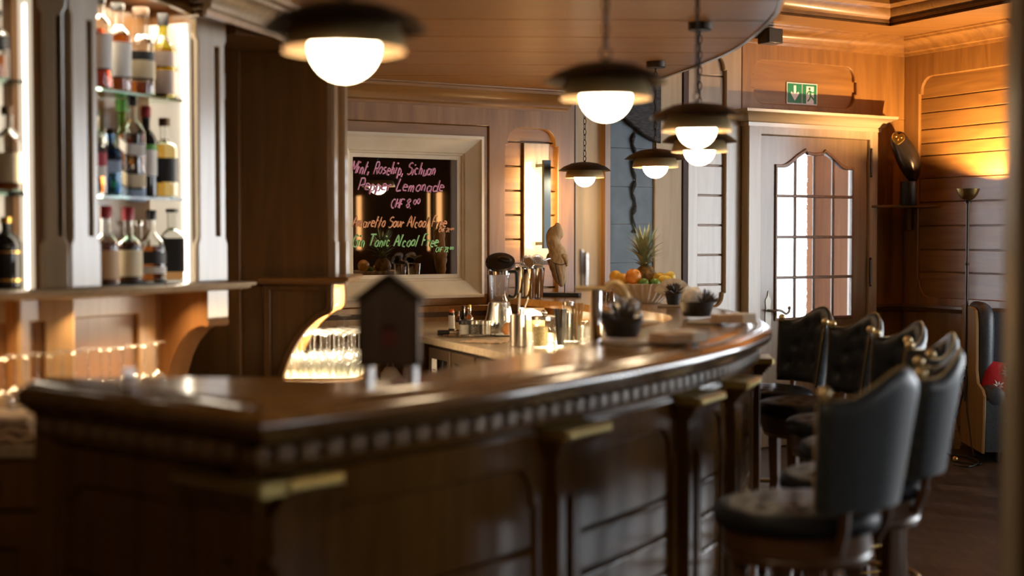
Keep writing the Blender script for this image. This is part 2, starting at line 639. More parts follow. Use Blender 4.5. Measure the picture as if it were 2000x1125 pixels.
# mirror section panelling, with openings for the mirror and the arched sconce panel
SX1 = 0.60
m = MB()
m.plate([rect(-2.2, SX1, 0.0, 2.34), rect(-1.075, -0.02, 1.04, 2.12), arch(0.095, 0.477, 0.985, 2.115, 0.085, True, False)], 0.06, 0.0, 0.004)
m.build('panelling', wd_v, wb)
m = MB()
for i in range(8):
    z = 0.985 + i * 0.15
    m.box(0.09, 0.482, 0.030, 0.058, z + 0.004, z + 0.146)
m.build('board_panel', wd_h, wb, bevel=0.004)
m = MB()
m.box(-2.2, 0.09, -0.006, 0.002, 0.975, 1.005)
m.build('shadow_gap', wd_groove, wb)
m = MB()
m.box(SX1, SX1 + 0.022, 0.02, 0.062, 0.0, 2.34)
m.build('shadow_gap', wd_groove, wb)
# crown over the mirror section, returned at its end
m = MB()
cr = [(0.0, 2.225), (0.012, 2.225), (0.016, 2.24), (0.03, 2.25), (0.036, 2.275), (0.07, 2.31), (0.10, 2.322), (0.105, 2.338), (0.12, 2.342), (0.125, 2.37), (0.0, 2.37)]
m.sweep(cr, [(-2.2, 0.0), (SX1 - 0.08, 0.0), (SX1 - 0.08, 0.06)])
m.build('crown_moulding', wd_h, wb)
# beige panels either side of the slate
m = MB()
m.box(SX1 + 0.022, 0.862, 0.03, 0.06, 0, 2.88)
m.box(1.25, 1.47, 0.03, 0.06, 0, 2.88)
m.build('beige_panel', m_beige, wb, bevel=0.003)
m = MB()
m.box(0.826, 0.866, -0.012, 0.06, 0, 2.88)
m.build('edge_post', wd_v, wb)
m = MB()
m.box(0.866, 0.882, 0.02, 0.058, 0, 2.88)
m.box(1.476, 1.512, 0.02, 0.058, 0, 2.88)
m.build('shadow_gap', wd_groove, wb)
# pale panelled section before the door
m = MB()
m.plate([rect(1.512, 1.97, 0.0, 2.78), arch(1.60, 1.835, 0.98, 2.665, 0.08, True, True)], 0.04, 0.02, 0.006)
m.build('panelling', wd_pale, wb)
m = MB()
for i in range(9):
    z = 0.93 + i * 0.2
    m.box(1.585, 1.85, 0.047, 0.062, z + 0.004, z + 0.196)
m.build('board_panel', wd_pale, wb, bevel=0.004)
# frieze over the door and the strip beside it
m = MB()
m.plate([rect(1.97, 3.515, 2.31, 2.80), arch(2.06, 3.03, 2.365, 2.66, 0.085, True, True)], 0.04, 0.02, 0.005)
m.plate([rect(3.18, 3.515, 0.0, 2.31), rect(3.215, 3.40, 1.02, 2.31)], 0.04, 0.02, 0.005)
m.build('panelling', wd_v, wb)
m = MB()
m.box(2.03, 3.06, 0.046, 0.062, 2.33, 2.70)
for i in range(8):
    z = 1.0 + i * 0.17
    m.box(3.2, 3.41, 0.046, 0.062, z + 0.004, z + 0.166)
m.build('board_panel', wd_h, wb, bevel=0.004)

# crown along the back and right walls
m = MB()
CROWN = [(0.0, 2.765), (0.015, 2.765), (0.02, 2.785), (0.035, 2.79), (0.042, 2.815), (0.075, 2.85), (0.105, 2.862), (0.11, 2.876), (0.125, 2.88), (0.13, 2.895), (0.0, 2.895)]
pb0 = Vector(WO) + dW * (-4.6) - Vector((-dW.y, dW.x)) * (-0.02)
cornr = Vector(WO) + dW * 3.5 - Vector((-dW.y, dW.x)) * (-0.02)
e1 = rw(1.08, 0)
path = [pb0, cornr, e1]
m.sweep(CROWN, [(p.x, p.y) for p in path])
structure(m.build('trim_2', wd_h))
# chair rail in the corner beyond the door
m = MB()
p0 = Vector(WO) + dW * 3.18 - Vector((-dW.y, dW.x)) * (-0.02)
m.sweep([(0, 0.915), (0.03, 0.915), (0.04, 0.94), (0.055, 0.945), (0.055, 0.965), (0, 0.965)], [(p.x, p.y) for p in (p0, cornr, e1)])
structure(m.build('trim_3', wd_deep))
m = MB()
m.sweep([(0, 0), (0.02, 0), (0.02, 0.11), (0.012, 0.13), (0, 0.13)], [(p.x, p.y) for p in (p0, cornr, e1)])
structure(m.build('baseboard_back', wd_deep))

# --- right wall ------------------------------------------------------------
wr = root_struct('wall_right', 'warm cherry board wall with window bay', 'wall', (*RO, 0), radians(RA))
# local x runs from the corner towards the camera; front is -y
m = MB()
m.box(-0.1, 1.1, 0.03, 0.13, 0, 3.15)
m.box(1.1, 1.2, 0.03, ALC + 0.1, 0, 3.15)
s0, s1, z0, z1, _ = WIN[0]
m.plate([rect(1.1, 6.05, 0, 3.15), rect(s0, s1, z0, z1)], 0.1, ALC)
m.box(5.95, 6.05, 0.03, ALC + 0.1, 0, 3.15)
s0, s1, z0, z1, _ = WIN[1]
m.plate([rect(6.05, 14.0, 0, 3.15), rect(s0, s1, z0, z1)], 0.1, 0.03)
m.build('wall_core', wd_v, wr)
m = MB()
m.plate([rect(-0.02, 1.1, 0.0, 2.80), arch(0.135, 1.6, 1.02, 2.60, 0.10, True, True)], 0.04, -0.01, 0.006)
m.bm.faces.ensure_lookup_table()
m2 = MB()
m2.plate([arch(0.135, 1.02, 1.02, 2.60, 0.10, True, True)], 0.03, 0)
m2.bm.free()
m.bm.free()
m = MB()
out = [(-0.02, 0.0), (1.1, 0.0), (1.1, 1.02)]
a = arch(0.135, 1.6, 1.02, 2.60, 0.10, True, True)
half = [p for p in a if p[0] < 0.6]
# left part of the arch, from lower edge up round to the top edge
lo = [p for p in half if p[1] < 1.8]
hi = [p for p in half if p[1] >= 1.8]
out += lo[::-1] + hi[::-1] + [(1.1, 2.60), (1.1, 2.80), (-0.02, 2.80)]
m.plate([out], 0.04, -0.012, 0.005)
m.build('panelling', wd_v, wr)
m = MB()
zs = [1.0, 1.20, 1.36, 1.53, 1.70, 1.87, 2.035, 2.125, 2.225, 2.344, 2.447, 2.66]
for z, zz in zip(zs, zs[1:]):
    m.box(0.11, 1.1, 0.008, 0.031, z + 0.003, zz - 0.003)
m.build('board_panel', wd_h, wr, bevel=0.004)

# window bay frames and panes
for i, (s0, s1, z0, z1, off) in enumerate(WIN):
    w = root_struct('window_%d' % (i + 1), 'tall wooden window with clear panes in the right wall', 'window', (*RO, 0), radians(RA))
    m = MB()
    n = 5
    step = (s1 - s0) / n
    holes = [rect(s0 + k * step + 0.03, s0 + (k + 1) * step - 0.03, z0 + 0.06, z1 - 0.06) for k in range(n)]
    m.plate([rect(s0, s1, z0, z1)] + holes, 0.06, off + 0.05)
    m.build('window_frame', wd_v, w)

# --- remaining shell (behind and beside the camera, seen only in reflections)
m = MB()
m.box(-5.5, -5.4, -2.5, 8.0, 0, 3.15)
structure(m.build('wall_left', wd_v))
m = MB()
m.box(-5.5, 9.5, -2.5, -2.4, 0, 3.15)
structure(m.build('wall_front', wd_v))
m = MB()
m.box(-5.5, -4.5, 5.9, 6.0, 0, 3.15)
structure(m.build('wall_side', wd_v))

# near door post at the very edge of the view
jm = root_struct('trim_4', 'dark door post with a pale reflected-light edge strip at the picture edge', 'door post', (0, 0, 0))
m = MB()
m.box(0.933, 1.10, 2.58, 2.70, 0, 2.89)
m.build('post', wood('door post wood', (0.07, 0.035, 0.014), (0.11, 0.055, 0.022), 'z', 0.5, 0.1), jm)
m = MB()
m.box(0.9145, 0.931, 2.585, 2.64, 0, 2.89)  # pale tone stands in for window light along the post edge
m.build('edge_strip', wood('pale reflected-light edge strip', (0.52, 0.43, 0.30), (0.62, 0.52, 0.37), 'z', 0.25, 0.8), jm)

# ============================================================ door
door = root_struct('door_1', 'pale wooden door with sixteen small panes under a carved cornice', 'door', (*WO, 0), radians(WA))
m = MB()
m.plate([[(1.975, 0), (DX0, 0), (DX0, 2.145), (DX1, 2.145), (DX1, 0), (3.18, 0), (3.18, 2.23), (1.975, 2.23)]], 0.13, DY, 0.006)
m.box(DX0 - 0.01, DX1 + 0.01, 0.02, 0.059, -0.02, 0.02)
m.box(DX0 - 0.01, DX1 + 0.01, 0.045, 0.059, 2.12, 2.16)
m.build('door_frame', wd_pale, door)
m = MB()
m.sweep([(0, 2.20), (0.012, 2.20), (0.016, 2.225), (0.03, 2.232), (0.045, 2.26), (0.075, 2.283), (0.095, 2.29), (0.10, 2.308), (0, 2.308)],
        [(1.975, 0.06), (1.975, DY), (3.18, DY), (3.18, 0.06)])
m.box(1.975, 3.18, DY, 0.06, 2.20, 2.308)
m.build('cornice', wd_paleh, door)
GX0, GX1, GZ0, GZ1 = 2.24, 2.95, 0.885, 1.935


def gtop(x):
    """wavy head of the glazing"""
    t = (x - GX0) / (GX1 - GX0)
    k = abs(t - 0.5) * 2
    z = GZ1 + 0.10 * (0.5 + 0.5 * cos(pi * min(1, max(0, (k - 0.25) / 0.6))))
    if k < 0.32:
        z += 0.022 * max(0, 1 - abs(k - 0.26) / 0.06) - 0.0 * k
        z -= 0.012 * (1 - k / 0.32)
    return z


N = 40
xs = [GX0 + (GX1 - GX0) * i / N for i in range(N + 1)]
m = MB()
inner = [(GX0, GZ0), (GX1, GZ0)] + [(x, gtop(x)) for x in xs[::-1]]
low = arch(2.26, 2.93, 0.18, 0.72, 0.09, True, True)
m.plate([rect(DX0 + 0.002, DX1 - 0.002, 0.004, 2.1445), inner, low], 0.045, DY + 0.025, 0.004)
wd_door = wood('door wood', (0.20, 0.125, 0.05), (0.29, 0.19, 0.082), 'z', 0.42, 1.0)
m.build('door_leaf', wd_door, door)
m = MB()
m.box(2.22, 2.97, DY + 0.045, DY + 0.06, 0.15, 0.75)
m.build('lower_panel', wd_door, door)
m = MB()
ring_o = [(GX0 - 0.012, GZ0 - 0.012), (GX1 + 0.012, GZ0 - 0.012)] + [(x * 1.0 + (x - (GX0 + GX1) / 2) * 0.034, gtop(x) + 0.014) for x in xs[::-1]]
ring_i = [(GX0 + 0.008, GZ0 + 0.008), (GX1 - 0.008, GZ0 + 0.008)] + [(x - (x - (GX0 + GX1) / 2) * 0.022, gtop(x) - 0.01) for x in xs[::-1]]
m.plate([ring_o, ring_i], 0.03, DY + 0.012, 0.004)
m.build('glazing_bead', wood('door muntin wood', (0.14, 0.065, 0.022), (0.22, 0.11, 0.04), 'z', 0.4, 0.3), door)
m = MB()
for k in (1, 2, 3):
    x = GX0 + (GX1 - GX0) * k / 4
    m.box(x - 0.010, x + 0.010, DY + 0.022, DY + 0.041, GZ0, gtop(x))
for z in (1.17, 1.45, 1.733):
    m.box(GX0, GX1, DY + 0.020, DY + 0.052, z - 0.010, z + 0.010)
m.build('muntins', MATS['door muntin wood'], door, bevel=0.004)
for r in range(4):
    zz = [GZ0, 1.17, 1.45, 1.733, None]
    for k in range(4):
        x0, x1 = GX0 + (GX1 - GX0) * k / 4, GX0 + (GX1 - GX0) * (k + 1) / 4
        m = MB()
        if r < 3:
            m.box(x0, x1, DY + 0.034, DY + 0.039, zz[r], zz[r + 1])
        else:
            q = [x0 + (x1 - x0) * j / 8 for j in range(9)]
            m.plate([[(x0, 1.733), (x1, 1.733)] + [(x, gtop(x)) for x in q[::-1]]], 0.005, DY + 0.034)
        m.build('window_pane', m_pane, door)
for z in (0.98 + 0.22, 1.98):
    m = MB()
    m.tube([(DX1 + 0.004, DY - 0.008, z - 0.085), (DX1 + 0.004, DY - 0.008, z + 0.085)], 0.009, 10)
    m.sphere((DX1 + 0.004, DY - 0.008, z + 0.095), 0.010, 10, 6)
    m.sphere((DX1 + 0.004, DY - 0.008, z - 0.095), 0.010, 10, 6)
    m.build('hinge', m_bronze, door)
hz = bz(1497, 607, DY)
hx = 2.172
m = MB()
m.plate([catmull([(hx - 0.02, hz - 0.12), (hx + 0.0, hz - 0.14), (hx + 0.02, hz - 0.12), (hx + 0.026, hz - 0.03), (hx + 0.02, hz + 0.02), (hx + 0.024, hz + 0.07), (hx + 0.006, hz + 0.10), (hx, hz + 0.135), (hx - 0.006, hz + 0.10), (hx - 0.024, hz + 0.07), (hx - 0.02, hz + 0.02), (hx - 0.026, hz - 0.03)], 4, True)], 0.005, DY + 0.019)
m_oldsilver = pbsdf('tarnished silver', (0.36, 0.33, 0.28), 0.45, 0.9)
dp = m.build('handle_plate', m_oldsilver, door)
m = MB()
m.tube(catmull([(hx, DY + 0.02, hz), (hx, DY - 0.035, hz), (hx + 0.02, DY - 0.05, hz + 0.004), (hx + 0.06, DY - 0.05, hz - 0.002), (hx + 0.10, DY - 0.05, hz - 0.022), (hx + 0.125, DY - 0.05, hz - 0.008), (hx + 0.128, DY - 0.05, hz + 0.012)], 5), 0.009, 10)
m.sphere((hx + 0.128, DY - 0.05, hz + 0.018), 0.013, 10, 8)
m.build('door_handle', m_oldsilver, door)

# vestibule seen through the door panes
ve = root_struct('wall_vestibule', 'brown board wall of the vestibule behind the door', 'wall', (*WO, 0), radians(WA))
m = MB()
m.box(3.17, 9.0, 0.62, 0.68, 0, 2.9)
m.build('board_wall', wood('vestibule boards', (0.26, 0.095, 0.025), (0.36, 0.14, 0.04), 'z', 0.7, 0.0), ve)
m = MB()
m.box(1.0, 3.6, 0.2, 6, -0.1, 0.0)
m.build('snowy_ground', pbsdf('snow', (0.8, 0.82, 0.85), 0.8), ve)

# snow covered trees outside the vestibule
m_fir = noisy(pbsdf('snowy fir needles', (0.2, 0.25, 0.2), 0.9), (0.10, 0.13, 0.10), (0.75, 0.78, 0.82), (1, 1, 1), 5, 5, 0.5, 0, 0.4, 0.6)
for i, (x, y, h) in enumerate(((2.05, 7.0, 1.9), (2.9, 8.6, 2.3), (3.9, 10.2, 2.2))):
    p = Vector(WO) + dW * x + Vector((-dW.y, dW.x)) * y
    tr = thing('fir_tree', ['snow dusted fir tree outside, nearest the door panes', 'snow dusted fir tree outside, second from the door panes', 'snow dusted fir tree outside, furthest from the door panes'][i], 'tree', (p.x, p.y, -0.4), 0, 'fir trees outside the door')
    m = MB()
    m.tube([(0, 0, 0), (0, 0, h)], [0.08, 0.02], 8)
    m.build('tree_trunk', wd_deep, tr)
    m = MB()
    for k in range(7):
        zz = 0.3 + (h - 0.3) * k / 7
        rr = 0.75 * (1 - k / 7.5)
        m.lathe([(0.02, zz + 0.5), (rr * 0.5, zz + 0.25), (rr, zz), (rr * 0.6, zz + 0.05), (0, zz + 0.1)], 18, wob=lambda a, z: 1 + 0.22 * sin(9 * a + 11 * z))
    m.build('tree_crown', m_fir, tr, 80)

# ============================================================ bar counter
BZ = 1.11
L_END, CORNER = (-1.17, 3.341), (-0.495, 2.794)
front = [CORNER, (-0.245, 3.072), (0.0, 3.373), (0.354, 3.928), (0.60, 4.38), (0.769, 4.74), (0.925, 5.184), (1.0, 5.46), (1.061, 5.86), (1.088, 6.29), (1.068, 6.70), (0.99, 7.2), (0.90, 7.75), (0.82, 8.4), (0.78, 9.13)]
front = [(p.x, p.y) for p in catmull([(*p, 0) for p in front], 8)]
OUT = [L_END] + front
INN = [(-1.138, 3.43), (-0.695, 3.44), (-0.30, 3.36), (-0.172, 3.668), (0.0, 4.064), (0.153, 4.30), (0.311, 4.788), (0.5, 5.331), (0.66, 5.88), (0.665, 6.335), (0.50, 6.85), (0.332, 7.263), (0.16, 7.66), (-0.015, 8.07), (-0.10, 8.40), (-0.105, 8.60)]
INN = [(p.x, p.y) for p in [Vector((*q, 0)) for q in INN[:3]] + catmull([(*q, 0) for q in INN[3:]], 6)]


def off_path(path, d):
    n = len(path)
    P = [Vector(p) for p in path]
    o = []
    for i in range(n):
        a = (P[i] - P[max(i - 1, 0)]) if i > 0 else P[1] - P[0]
        b = (P[min(i + 1, n - 1)] - P[i]) if i < n - 1 else P[-1] - P[-2]
        a.normalize()
        b.normalize()
        m = Vector((-a.y, a.x)) + Vector((-b.y, b.x))
        m = m / max(m.length_squared / 2, 0.2)
        o.append((P[i].x + m.x * d, P[i].y + m.y * d))
    return o


class Path:
    def __init__(self, pts):
        self.p = [Vector(p) for p in pts]
        self.s = [0.0]
        for a, b in zip(self.p, self.p[1:]):
            self.s.append(self.s[-1] + (b - a).length)

    def at(self, s):
        s = min(max(s, -0.3), self.s[-1] + 0.3)
        i = 0
        while i < len(self.p) - 2 and self.s[i + 1] < s:
            i += 1
        d = (self.p[i + 1] - self.p[i]).normalized()
        # smooth tangent
        t = d.copy()
        q = self.p[i] + d * (s - self.s[i])
        f = (s - self.s[i]) / max(1e-6, self.s[i + 1] - self.s[i])
        d0 = (self.p[i + 1] - self.p[max(i - 1, 0)]).normalized()
        d1 = (self.p[min(i + 2, len(self.p) - 1)] - self.p[i]).normalized()
        t = (d0 * (1 - f) + d1 * f).normalized()
        return q, t, Vector((t.y, -t.x))

    def s_px(self, u):
        best = None
        for i in range(400):
            s = self.s[-1] * i / 400 * 0.75
            q = self.at(s)[0]
            e = abs(1000 + 2778 * q.x / q.y - u)
            if best is None or e < best[0]:
                best = (e, s)
        return best[1]


BODY_OFF = 0.10
body = off_path(OUT, BODY_OFF)
fbody = Path(body[1:])                      # curved front of the body
ebody = Path(body[:2])                      # short end facing the camera side


def bend(mb, path, step=0.05):
    """wrap a local panel (x along, y into the bar, z up) round the path"""
    bm = mb.bm
    if path is fbody:
        x0, x1 = min(v.co.x for v in bm.verts), max(v.co.x for v in bm.verts)
        k = math.floor(x0 / step) + 1
        while k * step < x1:
            bmesh.ops.bisect_plane(bm, geom=bm.verts[:] + bm.edges[:] + bm.faces[:], plane_co=(k * step, 0, 0), plane_no=(1, 0, 0))
            k += 1
    for v in bm.verts:
        q, t, n = path.at(v.co.x)
        v.co = (q.x - n.x * v.co.y, q.y - n.y * v.co.y, v.co.z)
    return mb


bar = thing('bar_counter', 'curved dark wooden bar counter with dentil moulding and panelled front', 'bar counter', (0, 0, 0))
m = MB()
inn_b = off_path(INN[::-1], -0.05)[::-1] if False else [(x, y) for x, y in INN]
m.prism([(x, y) for x, y in body] + [(p[0], p[1]) for p in off_path(INN, -0.06)[::-1]], 0.0, 1.07)
m.build('carcass', wd_bar, bar)
m = MB()
m.prism(off_path(OUT, 0.095) + INN[::-1], 1.072, BZ)
m.build('bar_top', wd_top, bar, bevel=0.006)
m = MB()
EDGE = [(-0.125, 1.075), (-0.095, BZ + 0.001), (-0.09, 1.105), (-0.078, 1.1), (-0.07, 1.104), (-0.052, 1.108), (-0.034, 1.104), (-0.03, 1.098), (-0.014, 1.094), (-0.003, 1.084), (0, 1.072), (-0.004, 1.058), (-0.014, 1.049), (-0.024, 1.047), (-0.026, 1.040), (-0.036, 1.033), (-0.046, 1.030), (-0.052, 1.024), (-0.075, 1.022), (-0.125, 1.022)]
m.sweep(EDGE, OUT)
m.build('edge_moulding', wd_edge, bar, 40)
m = MB()
m.sweep([(-0.125, 1.023), (-0.07, 1.023), (-0.07, 0.99), (-0.05, 0.988), (-0.05, 0.978), (-0.062, 0.972), (-0.075, 0.958), (-0.085, 0.952), (-0.125, 0.952)], OUT)
m.build('bed_moulding', wd_bar, bar)
# dentils
m = MB()
for P, s0 in ((Path(off_path(OUT, 0.07)[1:]), 0.02), (Path(off_path(OUT, 0.07)[:2]), 0.03)):
    s = s0
    while s < P.s[-1] - 0.05 and s < 6.2:
        (a, ta, na), (b, tb, nb) = P.at(s), P.at(s + 0.044)
        lo = [(a.x, a.y), (b.x, b.y), (b.x + nb.x * 0.026, b.y + nb.y * 0.026), (a.x + na.x * 0.026, a.y + na.y * 0.026)]
        m.prism([lo[0], lo[3], lo[2], lo[1]], 0.990, 1.022)
        s += 0.0656
m.build('dentil_moulding', wood('dentil wood', (0.20, 0.12, 0.055), (0.30, 0.19, 0.09), 'z', 0.35, 0.3), bar, bevel=0.003)
# plinth
m = MB()
m.sweep([(-0.1, 0), (-0.06, 0), (-0.06, 0.12), (-0.075, 0.14), (-0.1, 0.15)], OUT[:-14])
m.build('plinth', wd_bar, bar)

# pilasters and panels on the front
m_cap = pbsdf('aged brass cap', (0.60, 0.47, 0.18), 0.42, 1.0)
pil = [(0.0, 0.175), (fbody.s_px(1046), 0.135), (fbody.s_px(1309), 0.135), (fbody.s_px(1404), 0.135), (fbody.s_px(1404) + 0.95, 0.135)]


def pilaster(path, s0, w, first=False):
    m = MB()
    p = 0.06
    m.plate([[(s0, 0.14), (s0 + w, 0.14), (s0 + w, 0.93), (s0, 0.93)]], p * 0.6, -p * 0.6)
    m.plate([[(s0, 0.14), (s0 + w, 0.14), (s0 + w, 0.30), (s0 + w - 0.012, 0.32), (s0 + w - 0.012, 0.78), (s0 + w, 0.80), (s0 + w, 0.93), (s0, 0.93), (s0, 0.80), (s0 + 0.012, 0.78), (s0 + 0.012, 0.32), (s0, 0.30)],
             [(s0 + w / 2 - 0.018, 0.34), (s0 + w / 2 + 0.018, 0.34), (s0 + w / 2 + 0.018, 0.77), (s0 + w / 2, 0.79), (s0 + w / 2 - 0.018, 0.77)]], p * 0.45, -p, 0.003)
    bend(m, path)
    o = m.build('pilaster', wd_bar, bar)
    m = MB()
    a, b = s0 - 0.03, s0 + w + 0.07
    if first:
        a = s0 - 0.10
    m.plate([rect(a, b, 0.934, 0.960)], 0.115, -0.115, 0.008)
    bend(m, path)
    m.build('cap', m_cap, o)
    m = MB()
    for k in range(4):
        e = 0.037 - 0.010 * k
        m.plate([rect(max(a, s0 - e), s0 + w + e, 0.938 - 0.012 * (k + 1), 0.938 - 0.012 * k)], 0.10 - 0.01 * k, -0.10 + 0.01 * k)
    bend(m, path)
    m.build('cap_bracket', wd_bar, o)


def front_panel(path, s0, s1, last=False):
    m = MB()
    m.plate([rect(s0, s1, 0.10, 0.955), arch(s0 + 0.05, s1 - 0.05, 0.20, 0.87, 0.085, True, False)], 0.03, -0.03, 0.006)
    bend(m, path)
    o = m.build('panel_frame', wd_bar, bar)
    m = MB()
    z = 0.20
    for k in range(6):
        z0, z1 = 0.08 + 0.115 * k + 0.0, 0.08 + 0.115 * (k + 1)
        if k == 5:
            z1 = 0.92
        m.plate([rect(s0 + 0.03, s1 - 0.03, z0 + 0.001, z1 - 0.001)], 0.028, -0.018, 0.0125, 3)
    bend(m, path)
    m.build('plank_panel', wd_bar, o, 35, weighted=True)


for i, (s, w) in enumerate(pil):
    pilaster(fbody, s, w, i == 0)
    if i < len(pil) - 1:
        front_panel(fbody, s + w, pil[i + 1][0])
EL = ebody.s[-1]
pilaster(ebody, EL - 0.15, 0.15 + 0.035)
front_panel(ebody, 0.02, EL - 0.15)

# ============================================================ canopy over the bar
can = thing('bar_canopy', 'round boarded wooden canopy hanging over the bar', 'canopy', (0, 0, 0))
CANZ = 2.355
edge = [(-0.92, 5.9), (-0.98, 5.2), (-0.9, 4.2), (-0.45, 3.0), (0.15, 2.9), (0.62, 3.6), (0.90, 4.6), (1.027, 5.469), (1.065, 5.78), (1.079, 6.279), (1.07, 6.75), (1.026, 7.164), (0.94, 7.638), (0.83, 8.127), (0.62, 8.9)]
edge = [(p.x, p.y) for p in catmull([(*p, 0) for p in edge], 8)] + [(0.50, 9.02), (-1.8, 7.65), (-1.75, 6.0)]
m = MB()
m.prism(edge, CANZ + 0.004, CANZ + 0.36)
m.build('canopy_body', wd_deep, can)


def clip(poly, nrm, d, keep):
    """part of a polygon on one side of a line"""
    out = []
    for a, b in zip(poly, poly[1:] + poly[:1]):
        fa, fb = (a[0] * nrm[0] + a[1] * nrm[1] - d) * keep, (b[0] * nrm[0] + b[1] * nrm[1] - d) * keep
        if fa >= 0:
            out.append(a)
        if fa * fb < 0:
            t = fa / (fa - fb)
            out.append((a[0] + (b[0] - a[0]) * t, a[1] + (b[1] - a[1]) * t))
    return out


b = MB()
for k in range(-6, 7):
    q = clip(clip(edge, (-0.035, 1), 5.916 + 0.515 * k + 0.007, 1), (-0.035, 1), 5.916 + 0.515 * (k + 1) - 0.007, -1)
    if len(q) > 2:
        b.prism(q, CANZ - 0.006, CANZ + 0.004)
b.build('ceiling_boards', wd_ceil, can, bevel=0.003)
m = MB()
ce_ = edge[:-3]
m.sweep([(-0.012, CANZ - 0.012), (0.004, CANZ - 0.014), (0.014, CANZ - 0.004), (0.016, CANZ + 0.03), (0.008, CANZ + 0.04), (0.010, CANZ + 0.30), (0.03, CANZ + 0.33), (0.03, CANZ + 0.36), (-0.012, CANZ + 0.36)], ce_)
m.build('rim', wood('canopy rim wood', (0.2, 0.13, 0.07), (0.3, 0.2, 0.11), 'x', 0.18, 0.7), can)

# ============================================================ pendant lamps over the bar
LAMPS = [(-0.323, 2.757, 'nearest pendant lamp, hanging above the bar corner by the small wooden house'),
         (0.243, 3.704, 'second nearest pendant lamp, big brass shade in front of the slate panel'),
         (0.625, 4.825, 'upper one of two overlapping pendant lamps before the pale door side panel'),
         (0.790, 6.011, 'lower one of two overlapping pendant lamps, half hidden by a nearer shade'),
         (0.738, 7.334, 'small pendant lamp hanging above the pineapple and fruit bowl'),
         (0.440, 8.628, 'furthest and smallest pendant lamp, beside the lit wall sconce')]
LB = 1.752


def make_pendant():
    r = thing('pendant_lamp', LAMPS[0][2], 'lamp', (0, 0, LB), 0, 'pendant lamps along the bar')
    m = MB()
    m.lathe([(0, 0.152), (0.03, 0.151), (0.08, 0.143), (0.13, 0.122), (0.158, 0.100), (0.160, 0.098), (0.156, 0.0985), (0.128, 0.118), (0.08, 0.137), (0.0, 0.144)], 48)
    m.build('shade_disc', m_bronze, r)
    m = MB()
    m.lathe([(0.118, 0.056), (0.117, 0.066), (0.112, 0.085), (0.102, 0.105), (0.09, 0.124), (0.02, 0.139), (0.02, 0.137), (0.0885, 0.1225), (0.1005, 0.1045), (0.1105, 0.0845), (0.1155, 0.066), (0.1165, 0.056)], 48)
    b = m.build('lamp_shade', m_brass, r)
    m = MB()
    m.lathe([(0.116, 0.0565), (0.1148, 0.066), (0.1098, 0.084), (0.0998, 0.104), (0.0878, 0.122), (0.02, 0.1365)], 48)
    m.build('shade_lining', pbsdf('bowl lining darkened against globe light', (0.13, 0.075, 0.03), 0.6), b)  # added inner skin, darkened to hold down the globe's light on the brass
    m = MB()
    m.sphere((0, 0, 0.066), 0.066, 32, 20)
    m.build('globe', m_globe, r)
    m = MB()
    m.tube([(0.016 * cos(2 * pi * k / 16), 0, 0.172 + 0.016 * sin(2 * pi * k / 16)) for k in range(16)], 0.0028, 6, closed=True)
    m.lathe([(0.0, 0.15), (0.007, 0.15), (0.006, 0.16), (0, 0.162)], 12)
    m.build('ring', m_bronze, r)
    m = MB()
    z = 0.186
    top = CANZ - LB - 0.03
    k = 0
    while z < top:
        pts = []
        for j in range(14):
            a = 2 * pi * j / 14
            x, h = 0.0085 * cos(a), 0.019 * sin(a)
            pts.append((x, 0, z + 0.017 + h) if k % 2 else (0, x, z + 0.017 + h))
        m.tube(pts, 0.0024, 5, closed=True)
        z += 0.0325
        k += 1
    m.tube([(0.004, 0.004, 0.19), (0.004, 0.003, top)], 0.0022, 5)
    m.build('chain', m_bronze, r)
    m = MB()
    m.lathe([(0.05, CANZ - LB - 0.012), (0.05, CANZ - LB - 0.034), (0.046, CANZ - LB - 0.038), (0, CANZ - LB - 0.038)], 28)
    m.lathe([(0, CANZ - LB - 0.0065), (0.05, CANZ - LB - 0.0065), (0.05, CANZ - LB - 0.012)], 28)
    m.build('ceiling_plate', m_bronze, r)
    return r


lamp0 = make_pendant()
for i, (x, y, lb) in enumerate(LAMPS):
    o = lamp0 if i == 0 else copy_tree(lamp0)
    o.location = (x, y, LB)
    o.rotation_euler.z = 0.4 * i
    o['label'] = lb

# ============================================================ wall sconce, mirror, exit sign, speaker (back wall frame)
FW = Matrix.Translation((*WO, 0)) @ Matrix.Rotation(radians(WA), 4, 'Z')
sc = thing('wall_sconce', 'tall pale wall sconce with dark bar, lighting the arched panel', 'wall lamp', FW @ Vector((0.326, 0.03, 1.67)), radians(WA))
m = MB()
m.box(-0.092, 0.092, -0.02, -0.001, -0.37, 0.36)
m.build('back_plate', wd_pale, sc, bevel=0.003)
m = MB()
m.box(-0.024, 0.024, -0.145, -0.12, -0.29, 0.25)
m.box(-0.008, 0.008, -0.12, -0.02, -0.27, -0.25)
m.box(-0.008, 0.008, -0.12, -0.02, 0.21, 0.23)
m.build('bar', pbsdf('dark grey metal', (0.10, 0.13, 0.14), 0.4, 0.5), sc)
m = MB()
m.box(-0.02, 0.02, -0.119, -0.114, -0.285, 0.245)
m.build('light_strip', m_strip, sc)

